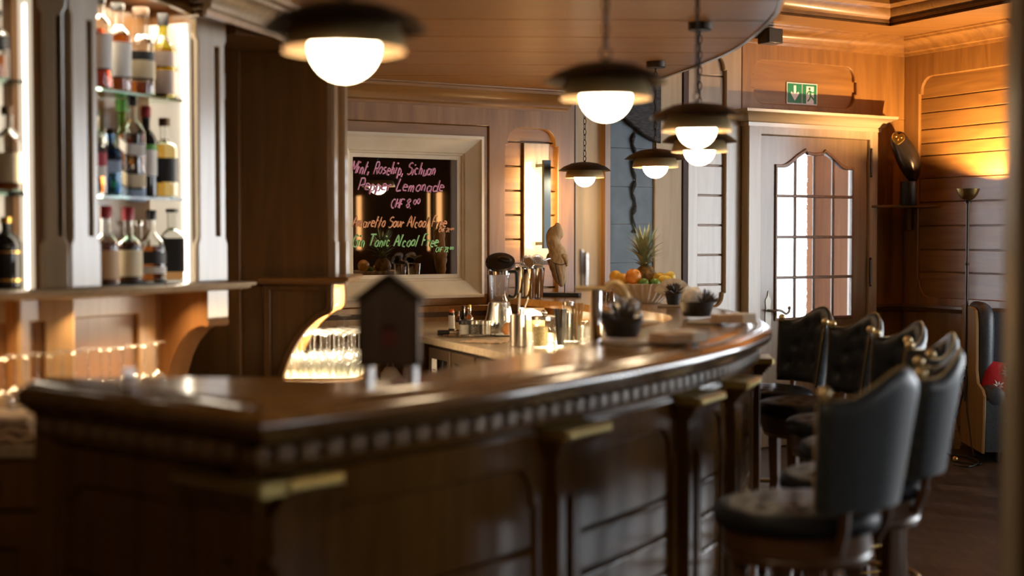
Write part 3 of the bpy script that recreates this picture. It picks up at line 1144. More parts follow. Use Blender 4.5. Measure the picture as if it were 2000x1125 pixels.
mi = thing('menu_mirror', 'dark mirror with handwritten chalk drink menu in a deep stone frame', 'mirror', FW @ Vector((-0.5435, 0.0, 1.571)), radians(WA))
HW, HH = 0.4835, 0.484
m = MB()
prof = [(-0.002, 0.05), (0.0, -0.012), (0.018, -0.014), (0.026, -0.002), (0.034, 0.004), (0.100, 0.045), (0.106, 0.056), (0.112, 0.058), (0.118, 0.070), (0.140, 0.074), (0.142, 0.084)]
rings = []
for ins, y in prof:
    w, h = HW - ins, HH - ins
    rings.append([m.v((a * w, y, b * h)) for a, b in ((-1, -1), (1, -1), (1, 1), (-1, 1))])
for A, B in zip(rings, rings[1:]):
    for k in range(4):
        m.face([A[k], A[(k + 1) % 4], B[(k + 1) % 4], B[k]])
m.build('stone_frame', m_stone, mi, 20)
m = MB()
m.box(-HW + 0.136, HW - 0.136, 0.078, 0.086, -HH + 0.136, HH - 0.136)
pane = m.build('mirror_glass', m_mirror, mi)
m = MB()
m.plate([rect(-0.53, 0.522, -0.53, 0.548), rect(-HW + 0.01, HW - 0.01, -HH + 0.01, HH - 0.01)], 0.02, 0.012, 0.004)
m.build('wood_surround', wd_h, mi)

GLY = {
    'M': (9, '031d 1d46 469d 9d83'), 'i': (3, '180413 1b2c'), 'n': (6, '0803 06284743 4353'), 't': (5, '2d0413 0949'), 'R': (7, '031d 1d5d6b5818 3863'),
    'o': (6, '48280604234355574828'), 's': (5, '482807164544230 3'.replace(' ', '')), 'e': (6, '065657381806042353'), 'h': (6, '1d03 062847 4743'),
    'p': (6, '1900 07284755431 3'.replace(' ', '')), 'S': (7, '6c4d1c0a396865330403'[:18]), 'c': (6, '472807042343'), 'u': (6, '0804133345 5853'), 'a': (7, '572807042354 585363'),
    'P': (7, '031d 0d5d6b6817'), 'r': (5, '0803 062847'), 'L': (7, '2d0363'), 'm': (9, '0803 06283733 36586763 6373'), 'd': (7, '572807042354 6d5363'),
    'C': (7, '6c3d0a063363'), 'H': (7, '1d03 7d63 0868'), 'F': (7, '7d1d03 1848'), '8': (6, '3d0b0a56543314065a5c3d'), '0': (6, '2d0a0633555b2d'),
    '2': (6, '0b2d5c580353'), '1': (3, '0b2d23'), '3': (6, '0c3d5b295644330 3'.replace(' ', '')), 'A': (8, '034d83 1767'), 'l': (4, '2d0413'), 'G': (8, '7c4d1b06337378 7848'),
    'T': (9, '0d9d 4d33'), 'z': (5, '08480343'), ',': (3, '1401'), '.': (3, '0313'), ' ': (4, ''),
}


def write(text, x0, z0, x1, h, mat, parent, y=0.0745, thick=0.0038, sup=None):
    """hand lettering: text fitted between x0 and x1 on baseline z0, capital height h"""
    h2 = h / 10.0
    W = sum(GLY[c][0] + 1.5 for c in text) - 1.5
    kx = (x1 - x0) / W
    m = MB()
    x = 0.0
    for n, c in enumerate(text):
        w, g = GLY[c]
        small = sup is not None and n >= sup
        for st in g.split():
            P = [(int(st[i], 16), int(st[i + 1], 16) - 3) for i in range(0, len(st) - 1, 2)]
            if small:
                P = [(a * 0.9, 5 + b * 0.55) for a, b in P]
            P = [Vector((x0 + (x + a) * kx + 0.28 * b * h2 - 0.06 * h, y, z0 + b * h2 + 0.06 * h * sin(n * 1.9))) for a, b in P]
            if len(P) > 2:
                P = catmull(P, 4)
            if len(P) >= 2:
                m.tube(P, [thick * (0.75 + 0.35 * abs(sin(n + k * 0.6))) for k in range(len(P))], 5)
        x += w + 1.5
    return m.build('lettering', mat, parent)


def mx(u, off=0.08):
    return bt(u, off) + 0.5435


def mz(u, v, off=0.08):
    return bz(u, v, off) - 1.571


ck_p = pbsdf('pink chalk', (0.85, 0.42, 0.62), 0.8)
ck_o = pbsdf('orange chalk', (0.95, 0.50, 0.26), 0.8)
ck_g = pbsdf('green chalk', (0.42, 0.80, 0.36), 0.8)
for txt, u0, u1, vb, vt, mat, sup in (
        ('Mint, Rosehip, Sichuan', 686, 850, 338, 314, ck_p, None), ('Pepper Lemonade', 700, 866, 371, 348, ck_p, None), ('CHF 8.00', 763, 818, 406, 389, ck_p, 6),
        ('Amaretto Sour Alcool Free', 688, 871, 443, 422, ck_o, None), ('CHF 21.00', 856, 885, 453, 446, ck_o, 7),
        ('Gin Tonic Alcool Free', 688, 855, 481, 459, ck_g, None), ('CHF 23.00', 850, 884, 492, 483, ck_g, 7)):
    write(txt, mx(u0), mz(u0, vb), mx(u1), mz(u0, vt) - mz(u0, vb), mat, pane, -0.0 + 0.0745, 0.0050 if vb - vt > 10 else 0.0036, sup)
for ch in pane.children:
    if ch.data.materials[0] is not ck_p:
        ch['label'] = 'orange chalk lettering' if ch.data.materials[0] is ck_o else 'green chalk lettering'

sx0, sx1 = bt(1534.5, 0.04), bt(1593.5, 0.04)
sz0, sz1 = bz(1534, 202, 0.04), bz(1534, 160, 0.04)
es = thing('exit_sign', 'green and white emergency exit sign above the door', 'sign', FW @ Vector(((sx0 + sx1) / 2, 0.044, (sz0 + sz1) / 2)), radians(WA))
w2, h2 = (sx1 - sx0) / 2, (sz1 - sz0) / 2
m = MB()
m.box(-w2, w2, -0.006, 0, -h2, h2)
m.build('board', m_signw, es)
m = MB()
b_ = 0.007
m.plate([rect(-w2 + b_, -b_ / 2, -h2 + b_, h2 - b_)], 0.002, -0.008)
m.plate([rect(b_ / 2, w2 - b_, -h2 + b_, h2 - b_)], 0.002, -0.008)
m.build('green_field', m_green, es)
m = MB()
ac = -w2 / 2
m.plate([[(ac - 0.011, h2 - 0.02), (ac - 0.011, -0.005), (ac - 0.03, 0.012), (ac - 0.04, 0.0), (ac, -h2 + 0.022), (ac + 0.04, 0.0), (ac + 0.03, 0.012), (ac + 0.011, -0.005), (ac + 0.011, h2 - 0.02)]], 0.002, -0.0105)
m.build('arrow', m_signw, es)
m = MB()
dc = w2 / 2
m.plate([rect(dc - 0.035, dc + 0.035, -h2 + b_, h2 - 0.02)], 0.002, -0.0105)
m.build('doorway_symbol', m_signw, es)
m = MB()
m.tube([(dc - 0.004, -0.0125, 0.036), (dc - 0.0041, -0.0125, 0.037)], 0.0085, 10)
m.sphere((dc - 0.006, -0.0125, 0.037), 0.0095, 10, 8, (1, 0.15, 1))
for P, r in (([(dc - 0.002, 0.022), (dc + 0.002, 0.004), (dc + 0.004, -0.012)], 0.0085), ([(dc + 0.004, -0.012), (dc + 0.018, -0.022), (dc + 0.036, -0.040)], 0.006),
             ([(dc + 0.002, -0.012), (dc - 0.006, -0.034), (dc - 0.024, -0.05)], 0.006), ([(dc - 0.002, 0.022), (dc - 0.018, 0.014), (dc - 0.03, -0.002)], 0.0045), ([(dc, 0.022), (dc + 0.018, 0.010), (dc + 0.032, 0.014)], 0.0045)):
    M0 = m.M
    m.M = Matrix.Translation((0, -0.0125, 0)) @ Matrix.Diagonal((1, 0.15, 1, 1))
    m.tube([(a, 0, b) for a, b in P], r, 8)
    m.M = M0
m.build('running_figure', m_green, es)

sp = thing('speaker', 'small black box speaker tucked under the crown above the door', 'speaker', FW @ Vector((bt(1507, -0.12), -0.11, 2.80)), radians(WA))
m = MB()
m.box(-0.075, 0.055, -0.05, 0.06, -0.05, 0.05)
m.build('body', m_black, sp, bevel=0.006)
m = MB()
m.box(-0.068, 0.048, -0.054, -0.05, -0.043, 0.043)
m.build('grille', pbsdf('speaker grille', (0.03, 0.03, 0.032), 0.8), sp)
m = MB()
m.box(-0.02, 0.02, 0.06, 0.13, -0.015, 0.015)
m.build('bracket', m_black, sp)

# ---- slate relief
sl = thing('slate_relief', 'blue grey slate wall panel with dark rock relief and hanging root', 'wall art', FW @ Vector((1.065, 0.045, 0)), radians(WA))
m = MB()
tt = [bz(1240, v, 0.04) for v in (600, 513, 438, 365, 290, 215, 140)]
tt[0] = 1.0
tt[-1] = 2.85
for a, b in zip(tt, tt[1:]):
    m.box(-0.183, 0.183, 0.0, 0.015, a + 0.0008, b - 0.0008)
m.build('slate_panel', m_slate, sl, bevel=0.0015)


def sp_(u, v):
    return (bt(u, 0.03) - 1.065, bz(u, v, 0.03))


rock = [sp_(*q) for q in ((1192, 205), (1205, 222), (1212, 230), (1222, 236), (1232, 247), (1242, 252), (1250, 262), (1262, 268), (1270, 274), (1286, 280), (1286, 120), (1192, 120))]
m = MB()
m.plate([rock], 0.045, -0.045, 0.006)
m.build('rock_relief', m_rock, sl)
m = MB()
pts, rr = [], []
for k in range(26):
    v = 240 + 215 * k / 25
    x, z = sp_(1238.5 + 3.0 * sin(k * 1.1) + 0.2 * k * 0.1, v)
    pts.append((x, -0.010, z))
    rr.append(0.010 + 0.005 * sin(k * 2.3) + 0.003 * sin(k * 5.1))
m.tube(pts, rr, 8)
m.build('hanging_root', m_rock, sl)

# ============================================================ lit bottle cabinet
CO, CA = (-1.0986, 5.45), 66.0
DO, DA = (-1.4517, 4.6534), 30.0
FC = Matrix.Translation((*CO, 0)) @ Matrix.Rotation(radians(CA), 4, 'Z')
FD = Matrix.Translation((*DO, 0)) @ Matrix.Rotation(radians(DA), 4, 'Z')
cab = thing('bottle_cabinet', 'lit wooden back bar cabinet with pilasters and glass bottle shelves', 'cabinet', (0, 0, 0))
SZ = [1.283, 1.592, 1.955]
ND = 0.20
cabw = wood('cabinet warm wood', (0.22, 0.105, 0.035), (0.32, 0.16, 0.06), 'z', 0.35, 0.3)
m = MB()
for F, x0, x1 in ((FC, -0.90, 0.0), (FD, -1.1, 0.06)):
    m.M = F
    m.box(x0, x1, ND, ND + 0.04, 0.88, 2.36)
    m.box(x0 if F is FC else -1.1, x1 if F is FC else 0.0, 0.0, ND + 0.04, 2.30, 2.36)
m.M = FC
m.box(-0.175, -0.02, 0.02, ND, 1.25, 2.32)
m.box(-0.85, -0.745, 0.03, ND, 1.25, 2.32)
m.M = FD
m.box(-0.10, -0.02, 0.03, ND, 1.25, 2.32)
m.build('carcass', cabw, cab)


def c_pilaster(F, x0, x1):
    m = MB()
    m.M = F
    e = 0.011
    flute = [((x0 + x1) / 2 + (x1 - x0) * 0.10, (x0 + x1) / 2 + (x1 - x0) * 0.24)]
    fl = rect(flute[0][0], flute[0][1], 1.455, 2.165)
    o = [(x0, 1.283), (x1, 1.283), (x1, 1.425), (x1 - e, 1.445), (x1 - e, 2.175), (x1, 2.195), (x1, 2.27), (x0, 2.27), (x0, 2.195), (x0 + e, 2.175), (x0 + e, 1.445), (x0, 1.425)]
    m.plate([o, fl], 0.03, -0.012, 0.004)
    p = m.build('pilaster', wd_pale, cab)
    m = MB()
    m.M = F
    m.box(flute[0][0] - 0.01, flute[0][1] + 0.01, 0.012, 0.017, 1.44, 2.18)
    m.build('flute', wd_groove, p)
    m = MB()
    m.M = F
    for k, (a, b, ex) in enumerate(((2.258, 2.275, 0.02), (2.285, 2.30, 0.035), (2.31, 2.335, 0.055))):
        m.box(x0 - ex * 0.5, x1 + ex, -0.012 - ex, 0.02, a, b)
    m.box(x0, x1, -0.012, 0.02, 2.25, 2.335)
    m.build('capital', wd_paleh, p, bevel=0.004)


c_pilaster(FC, -0.185, 0.0)
c_pilaster(FC, -0.868, -0.722)
c_pilaster(FD, -0.085, 0.0)
# arched fascia over the niche
m = MB()
m.M = FC
top = [(-0.725 + 0.54 * k / 12, 2.245 + 0.045 * sin(pi * k / 12) * 0.8 + 0.02 * k / 12) for k in range(13)]
m.plate([top + [(-0.185, 2.36), (-0.725, 2.36)]], 0.025, 0.0)
m.M = FD
m.plate([[(-1.1, 2.27), (-0.085, 2.25), (-0.085, 2.36), (-1.1, 2.36)]], 0.025, 0.0)
m.build('fascia', wd_paleh, cab)
m = MB()
for F, x0, x1 in ((FC, -0.868, -0.06), (FD, -1.1, 0.0)):
    pass
pts = [FD @ Vector((-1.1, -0.012, 0)), FC @ Vector((-0.868, -0.012, 0)), FC @ Vector((0.0, -0.012, 0)), FC @ Vector((0.0, 0.2, 0))]
m.sweep([(0, 1.247), (0.045, 1.250), (0.062, 1.256), (0.064, 1.264), (0.076, 1.267), (0.078, 1.276), (0.07, 1.281), (-0.2, 1.281), (-0.2, 1.247)], [(p.x, p.y) for p in pts])
m.build('ledge', wd_paleh, cab)
# light panels, and white linings with an added glow
m = MB()
m.M = FC
m.box(-0.204, -0.198, 0.022, 0.040, SZ[0], 2.20)
m.build('light_panel', m_lit, cab)
m = MB()
m.M = FC
m.box(-0.63, -0.57, ND - 0.012, ND - 0.004, SZ[0], 2.20)
m.build('light_panel', m_lit, cab)
m = MB()
m.M = FD
m.box(-0.127, -0.121, 0.022, 0.040, SZ[0], 2.20)
lp = m.build('light_panel', m_lit, cab)
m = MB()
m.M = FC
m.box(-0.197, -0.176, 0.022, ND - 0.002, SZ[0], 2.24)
m.build('white_lining', emis('white lining with added glow', (1.0, 0.84, 0.62), 0.55), cab)  # lining given its own glow to imitate light from the strip
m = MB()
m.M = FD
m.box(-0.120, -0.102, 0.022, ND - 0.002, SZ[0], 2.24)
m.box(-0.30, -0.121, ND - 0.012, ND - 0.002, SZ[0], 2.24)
m.build('white_lining', emis('white lining with added glow', (1.0, 0.84, 0.62), 0.55), cab)
for F, x0, x1 in ((FC, -0.742, -0.205), (FD, -1.05, -0.128)):
    for z in SZ:
        m = MB()
        m.M = F
        m.box(x0, x1, 0.02, ND - 0.013, z - 0.009, z)
        m.build('glass_shelf', m_glassg, cab)
# panelling and bracket under the ledge
m = MB()
for F, x0, x1 in ((FC, -0.9, -0.19), (FD, -1.1, 0.06)):
    m.M = F
    m.plate([rect(x0, x1, 0.88, 1.25), rect(x0 + 0.05, x1 - 0.10, 0.92, 1.165)], 0.02, ND - 0.02, 0.005)
m.build('lower_panelling', wood('pale cherry', (0.36, 0.22, 0.10), (0.46, 0.30, 0.15), 'z', 0.35, 0.3), cab)
BR = [(0.21, 0.88), (0.185, 0.88), (0.178, 0.92), (0.155, 0.99), (0.12, 1.05), (0.075, 1.095), (0.035, 1.115), (0.008, 1.118), (0.0, 1.112), (-0.012, 1.115), (-0.016, 1.13), (-0.006, 1.145), (-0.006, 1.25), (0.21, 1.25)]
m = MB()
b = MB()
b.plate([BR], 0.13, -0.13)
# plate's local x becomes depth y; its thickness runs along -x
for v in b.bm.verts:
    x, y, z = v.co
    v.co = (y, x, z)
b.bm.transform(FC)
b.build('bracket', wood('bracket cherry', (0.24, 0.11, 0.035), (0.34, 0.17, 0.06), 'z', 0.35, 0.3), cab)
m = MB()
m.M = FC
m.box(-0.128, -0.002, -0.012, -0.006, 1.146, 1.248)
m.build('bracket_face', wd_pale, cab)

light('cabinet_glow', 'AREA', FC @ Vector((-0.45, 0.1, 2.28)), 2.5, (1, 0.82, 0.58), 0.45, 0.12, (0, 0, radians(CA)))  # area lamp added inside to brighten the lining and bottles
light('under_ledge_light', 'AREA', FC @ Vector((-0.5, 0.06, 1.243)), 8.0, WARM, 0.6, 0.05, (radians(-18), 0, radians(CA)), radians(125))
light('under_ledge_light', 'AREA', FD @ Vector((-0.5, 0.06, 1.243)), 8.0, WARM, 0.8, 0.05, (radians(-18), 0, radians(DA)), radians(125))

# ---- back counter under the cabinet with a drawer end
bc = thing('back_counter', 'low wooden back counter with drawers behind the bar end', 'counter', (0, 0, 0))
K0 = FC @ Vector((-0.02, 0.17, 0))
K1 = FC @ Vector((-0.86, 0.17, 0))
K2 = FD @ Vector((-1.05, 0.17, 0))
poly = [(-2.5, 3.90), (-1.27, 3.90), (-1.20, 4.25), (-0.88, 4.95), (-0.86, 5.42), (K0.x, K0.y), (K1.x, K1.y), (K2.x, K2.y)]
m = MB()
m.prism(poly, 0.84, 0.875)
m.build('worktop', m_top, bc, bevel=0.005)
m = MB()
m.prism([(x, y + (0.02 if y < 4 else 0)) for x, y in poly], 0.0, 0.84)
m.build('body', wd_deep, bc)
for x0, x1 in ((-1.78, -1.30), (-2.3, -1.82)):
    for z0, z1 in ((0.70, 0.825), (0.05, 0.68)):
        m = MB()
        o = rect(x0, x1, z0, z1)
        h = [rect((x0 + x1) / 2 - 0.13, (x0 + x1) / 2 + 0.13, z1 - 0.09, z1 - 0.05)] if z1 > 0.7 else [rect(x0 + 0.07, x1 - 0.07, z0 + 0.07, z1 - 0.09)]
        m.plate([o] + h, 0.022, 3.896, 0.004)
        m.build('drawer' if z1 > 0.7 else 'cupboard_door', wd_bar, bc)

# ============================================================ second back bar unit with the glass nook
wd_pier = wood('brown oak pier', (0.15, 0.07, 0.016), (0.24, 0.115, 0.028), 'z', 0.42, 0.3)
un = thing('glass_unit', 'dark wooden back bar pier with scrolled bracket over the stacked glasses', 'cabinet', (0, 0, 0))
m = MB()
m.box(-1.60, -0.775, 6.0, 6.50, 1.25, 2.345)
m.box(-1.60, -1.04, 6.02, 6.78, 0.0, 1.25)
m.box(-1.60, -1.14, 5.96, 6.02, 0.0, 2.345)
m.build('carcass', wd_pier, un, bevel=0.004)
m = MB()
m.prism([(-1.06, 5.48), (-0.935, 5.6), (-0.89, 5.99), (-1.6, 5.99), (-1.6, 5.75)], 2.228, 2.30)
m.build('soffit', wd_pier, un)
for y0, y1 in ((6.0, 6.12), (6.38, 6.50)):
    m = MB()
    m.box(-0.775, -0.756, y0, y1, 1.283, 2.345)
    m.box(-0.757, -0.744, y0 - 0.003, y1, 1.283, 1.43)
    m.box(-0.757, -0.744, y0 - 0.003, y1, 2.18, 2.345)
    m.box(-0.757, -0.748, y0 + 0.012, y0 + 0.05, 1.43, 2.18)
    m.box(-0.757, -0.748, y1 - 0.05, y1 - 0.012, 1.43, 2.18)
    m.build('pilaster', wd_pale, un)
m = MB()
m.sweep([(0, 1.247), (0.045, 1.250), (0.06, 1.256), (0.062, 1.264), (0.074, 1.267), (0.076, 1.276), (0.07, 1.283), (-0.1, 1.283), (-0.1, 1.247)], [(-1.06, 5.995), (-0.757, 5.995), (-0.757, 6.50)])
m.build('ledge', wd_h, un)
B2 = [(-1.05, 0.84), (-0.968, 0.84), (-0.965, 0.87), (-0.950, 0.915), (-0.931, 0.959), (-0.90, 1.015), (-0.865, 1.062), (-0.825, 1.098), (-0.79, 1.118), (-0.775, 1.122), (-0.76, 1.138), (-0.757, 1.16), (-0.757, 1.25), (-1.05, 1.25)]
B3 = [(-1.018, 0.865), (-0.998, 0.865), (-0.985, 0.90), (-0.965, 0.95), (-0.94, 1.005), (-0.905, 1.055), (-0.87, 1.095), (-0.83, 1.13), (-0.795, 1.145), (-0.785, 1.16), (-0.783, 1.225), (-1.018, 1.225)]
for y0, y1 in ((5.985, 6.05), (6.45, 6.50)):
    m = MB()
    m.plate([B2, B3], 0.026, y0, 0.004)
    m.plate([B2], y1 - y0 - 0.026, y0 + 0.026)
    m.build('bracket', wd_pier, un)
m = MB()
m.box(-1.06, -1.038, 6.05, 6.72, 0.87, 1.245)
m.build('nook_back', pbsdf('cream nook panel', (0.8, 0.7, 0.52), 0.5), un)
m = MB()
tp = [(-1.05, 5.96), (-0.70, 5.96), (-0.66, 6.0), (-0.635, 6.1), (-0.63, 6.3), (-0.63, 6.8), (-1.05, 6.8)]
m.prism(tp, 0.815, 0.842)
m.prism([(x, y) for x, y in tp], 0.0, 0.815)
m.build('base', wd_pier, un, bevel=0.008)
m = MB()
m.prism([(-1.035, 6.06), (-0.72, 6.06), (-0.675, 6.1), (-0.66, 6.2), (-0.66, 6.78), (-1.035, 6.78)], 0.8425, 0.847)
m.build('tray_mat', pbsdf('cream tray mat', (0.75, 0.66, 0.5), 0.5), un)
light('nook_light', 'AREA', (-0.89, 6.26, 1.244), 30.0, (1, 0.78, 0.50), 0.16, 0.36)
# crown from the cabinet to the pier under the canopy
m = MB()
m.sweep([(0.0, 2.225), (0.012, 2.225), (0.016, 2.245), (0.03, 2.25), (0.036, 2.275), (0.06, 2.30), (0.085, 2.312), (0.09, 2.325), (0.11, 2.33), (0.115, 2.352), (0.0, 2.352)],
        [(-1.08, 5.0), (-0.93, 5.6), (-0.885, 5.98), (-0.756, 6.0), (-0.756, 6.5)])
structure(m.build('trim_5', wd_paleh))
bx = thing('alarm_box', 'small black box fixed high beside the bottle cabinet pilaster', 'alarm', FC @ Vector((0.02, 0.03, 2.03)), radians(CA))
m = MB()
m.box(-0.02, 0.02, -0.01, 0.03, -0.05, 0.05)
m.build('body', m_black, bx, bevel=0.004)

# ============================================================ bottles in the cabinet
def glassmat(name, col):
    return pbsdf(name, col, 0.02, IOR=1.4, Transmission_Weight=1.0)


g_clear = glassmat('clear bottle glass', (0.95, 0.96, 0.95))
g_green = glassmat('green bottle glass', (0.35, 0.55, 0.12))
g_olive = glassmat('olive bottle glass', (0.72, 0.66, 0.20))
g_blue = glassmat('blue bottle glass', (0.30, 0.55, 0.85))
g_dark = pbsdf('near black bottle glass', (0.015, 0.013, 0.012), 0.08)
l_amber = glassmat('amber whisky', (0.70, 0.24, 0.03))
l_red = glassmat('red amber spirit', (0.45, 0.05, 0.012))
l_gold = glassmat('golden whisky', (0.85, 0.50, 0.09))
l_brown = glassmat('brown whisky', (0.36, 0.11, 0.02))
p_white = pbsdf('white label paper', (0.72, 0.70, 0.66), 0.6)
p_cream = pbsdf('cream label paper', (0.70, 0.60, 0.40), 0.6)
p_tan = pbsdf('tan label paper', (0.55, 0.38, 0.22), 0.6)
p_pink = pbsdf('rose grey label paper', (0.52, 0.42, 0.38), 0.6)
p_black = pbsdf('black label paper', (0.015, 0.016, 0.02), 0.5)
p_red = pbsdf('red label paper', (0.45, 0.03, 0.05), 0.5)
p_blue = pbsdf('blue grey label paper', (0.25, 0.36, 0.52), 0.5)
p_green = pbsdf('green label paper', (0.10, 0.35, 0.05), 0.5)
c_red = pbsdf('red wax', (0.35, 0.015, 0.03), 0.35)
c_wood = pbsdf('dark cork stopper', (0.10, 0.05, 0.02), 0.5)


def bottle(name, label, loc, h, r, glass, liq, fill=0.6, neck=0.33, sh=0.6, sl=0.14, labels=(), cap=(m_black, 0.1), sq=None, rz=0.0, group='bottles in the lit cabinet', slant=None):
    """sh: height of the shoulder start, sl: shoulder length (fractions of h); labels: (z0, z1, material, radius gain)"""
    o = thing(name, label, 'bottle', loc, rz, group)
    if group.endswith('cabinet'):
        r *= 1.10
        neck *= 1.12
    nr = r * neck
    ct = 1 - cap[1]
    outer = [(0, 0.0), (r * 0.90, 0.0), (r * 0.985, 0.012 * h), (r, 0.03 * h), (r, sh * h), (r * 0.97, (sh + sl * 0.2) * h), (r * 0.82, (sh + sl * 0.5) * h), (nr * 1.35, (sh + sl * 0.85) * h), (nr, (sh + sl) * h), (nr, ct * h), (nr * 1.08, ct * h), (nr * 1.08, (ct + 0.02) * h)]
    inner = [(max(a - 0.0028, 0), b + 0.006) for a, b in outer[1:-3]] + [(nr - 0.0028, ct * h)]
    m = MB()
    m.lathe(outer + [(nr - 0.0028, (ct + 0.02) * h)] + inner[::-1] + [(0, 0.008)], 24, sq=sq)
    m.build('glass', glass, o, 50)
    if liq:
        f = fill * h
        prof = [(0, 0.0085)] + [(max(a - 0.0034, 0), b + 0.0078) for a, b in outer[1:9] if b < f - 0.002]
        prof += [(prof[-1][0] if f < sh * h else nr * 0.9, f), (0, f)]
        m = MB()
        m.lathe(prof, 24, sq=sq)
        m.build('liquid', liq, o, 50)
    for z0, z1, mat, *ex in labels:
        m = MB()
        k = 1.012 + (ex[0] if ex else 0)
        n = 24
        prof = [(r * k, z0 * h), (r * k, z1 * h), (r * (k - 0.006), z1 * h), (r * (k - 0.006), z0 * h), (r * k, z0 * h)]
        m.lathe(prof, n, sq=sq)
        if slant:
            for v in m.bm.verts:
                v.co.z += slant * v.co.y
        m.build('label', mat, o, 50)
    m = MB()
    cr = nr * (1.25 if cap[1] > 0.05 else 1.1)
    m.lathe([(0, 1.0 * h), (cr * 0.92, 1.0 * h), (cr, 0.99 * h), (cr, (ct + 0.021) * h), (0, (ct + 0.021) * h)], 16)
    m.build('cap', cap[0], o, 50)
    return o


def shelf_at(F, u, y, z):
    """point on a cabinet shelf seen at picture column u"""
    ang = CA if F is FC else DA
    o = F @ Vector((0, y, 0))
    t = on_plane(u, 463, (o.x, o.y), ang)[0]
    return F @ Vector((t, y, z))


def shelf_h(F, u, y, vt, z):
    ang = CA if F is FC else DA
    o = F @ Vector((0, y, 0))
    return on_plane(u, vt, (o.x, o.y), ang)[1] - z


def put(F, u, vt, y, shelf, **kw):
    z = SZ[shelf] + 0.0006
    p = shelf_at(F, u, y, z)
    return dict(loc=p, h=shelf_h(F, u, y, vt, z), rz=radians(CA if F is FC else DA) - 0.5, **kw)


Bt = lambda name, label, d: bottle(name, label, **d)
Bt('whisky_bottle', 'red amber bottle with tall white label on the top glass shelf, nearest the corner pilaster', put(FC, 197, -4, 0.07, 2, r=0.040, glass=g_clear, liq=l_red, fill=0.66, sh=0.66, labels=[(0.22, 0.60, p_white)], neck=0.36))
Bt('whisky_bottle', 'amber whisky bottle with broad pale label, second on the top glass shelf', put(FC, 234, 8, 0.10, 2, r=0.042, glass=g_clear, liq=l_amber, fill=0.64, sh=0.60, labels=[(0.18, 0.56, p_white)], neck=0.36))
Bt('whisky_bottle', 'clear bottle with black label and cream square, third on the top glass shelf', put(FC, 279, 16, 0.10, 2, r=0.044, glass=g_clear, liq=l_brown, fill=0.16, sh=0.56, sl=0.12, labels=[(0.22, 0.50, p_black), (0.20, 0.40, p_cream, 0.01)], neck=0.42, cap=(c_wood, 0.12)))
Bt('whisky_bottle', 'olive green bottle with rose grey label at the end of the top glass shelf', put(FC, 322, 28, 0.10, 2, r=0.043, glass=g_olive, liq=l_gold, fill=0.60, sh=0.52, sl=0.22, labels=[(0.06, 0.33, p_pink), (0.38, 0.55, p_pink, -0.004)], neck=0.30, cap=(p_black, 0.16)))
Bt('whisky_bottle', 'square bottle with slanted red and white label half behind the corner pilaster', put(FC, 186, 215, 0.06, 1, r=0.033, glass=g_clear, liq=l_amber, fill=0.62, sh=0.62, labels=[(0.40, 0.56, p_red), (0.28, 0.40, p_white)], sq=5, slant=0.5))
Bt('whisky_bottle', 'small square blue bottle with slanted silver label on the middle glass shelf', put(FC, 216, 252, 0.06, 1, r=0.032, glass=g_blue, liq=None, sh=0.60, sl=0.2, labels=[(0.42, 0.60, p_blue)], sq=5, slant=0.5, cap=(g_dark, 0.10)))
Bt('whisky_bottle', 'green glass bottle behind the slanted label bottles on the middle glass shelf', put(FC, 239, 195, 0.15, 1, r=0.036, glass=g_green, liq=None, sh=0.56, sl=0.16, labels=[(0.1, 0.16, p_green)], neck=0.36, cap=(p_green, 0.14)))
Bt('whisky_bottle', 'tall square bottle with slanted white label and cream square on the middle glass shelf', put(FC, 260, 188, 0.07, 1, r=0.036, glass=g_clear, liq=l_brown, fill=0.62, sh=0.60, sl=0.16, labels=[(0.46, 0.57, p_white), (0.14, 0.27, p_cream), (0.0, 0.12, p_blue, -0.004)], sq=5, slant=0.45, cap=(g_dark, 0.12)))
Bt('wine_bottle', 'dark bottle with dark red cap and grey label on the middle glass shelf', put(FC, 287, 208, 0.12, 1, r=0.036, glass=g_dark, liq=None, sh=0.62, sl=0.12, labels=[(0.24, 0.52, p_white), (0.52, 0.58, p_green)], neck=0.34, cap=(c_red, 0.14)))
Bt('whisky_bottle', 'golden whisky bottle with round dark stopper at the end of the middle glass shelf', put(FC, 323, 231, 0.10, 1, r=0.046, glass=g_clear, liq=l_gold, fill=0.66, sh=0.62, sl=0.10, labels=[(0.2, 0.5, p_black, -0.003)], neck=0.30, cap=(c_wood, 0.12)))
Bt('bourbon_bottle', 'tan labelled bourbon bottle with red cap, nearest the pilaster on the lowest shelf', put(FC, 207, 402, 0.07, 0, r=0.041, glass=g_clear, liq=l_brown, fill=0.55, sh=0.48, sl=0.16, labels=[(0.08, 0.44, p_tan)], neck=0.34, cap=(c_red, 0.18)))
Bt('bourbon_bottle', 'cream labelled bourbon bottle with red cap, second on the lowest shelf', put(FC, 250, 404, 0.08, 0, r=0.045, glass=g_clear, liq=l_brown, fill=0.52, sh=0.46, sl=0.16, labels=[(0.10, 0.44, p_cream)], neck=0.32, cap=(c_red, 0.20)))
Bt('gin_bottle', 'clear small bottle standing behind the red capped bourbon bottles', put(FC, 270, 430, 0.16, 0, r=0.030, glass=g_clear, liq=None, sh=0.55, labels=[(0.2, 0.4, p_white)], neck=0.4, cap=(m_chrome, 0.1)))
Bt('whisky_bottle', 'round shouldered whisky bottle with black stopper and white label band on the lowest shelf', put(FC, 296, 410, 0.09, 0, r=0.047, glass=g_clear, liq=l_brown, fill=0.50, sh=0.42, sl=0.28, labels=[(0.26, 0.42, p_black), (0.13, 0.22, p_white)], neck=0.26, cap=(m_black, 0.16)))
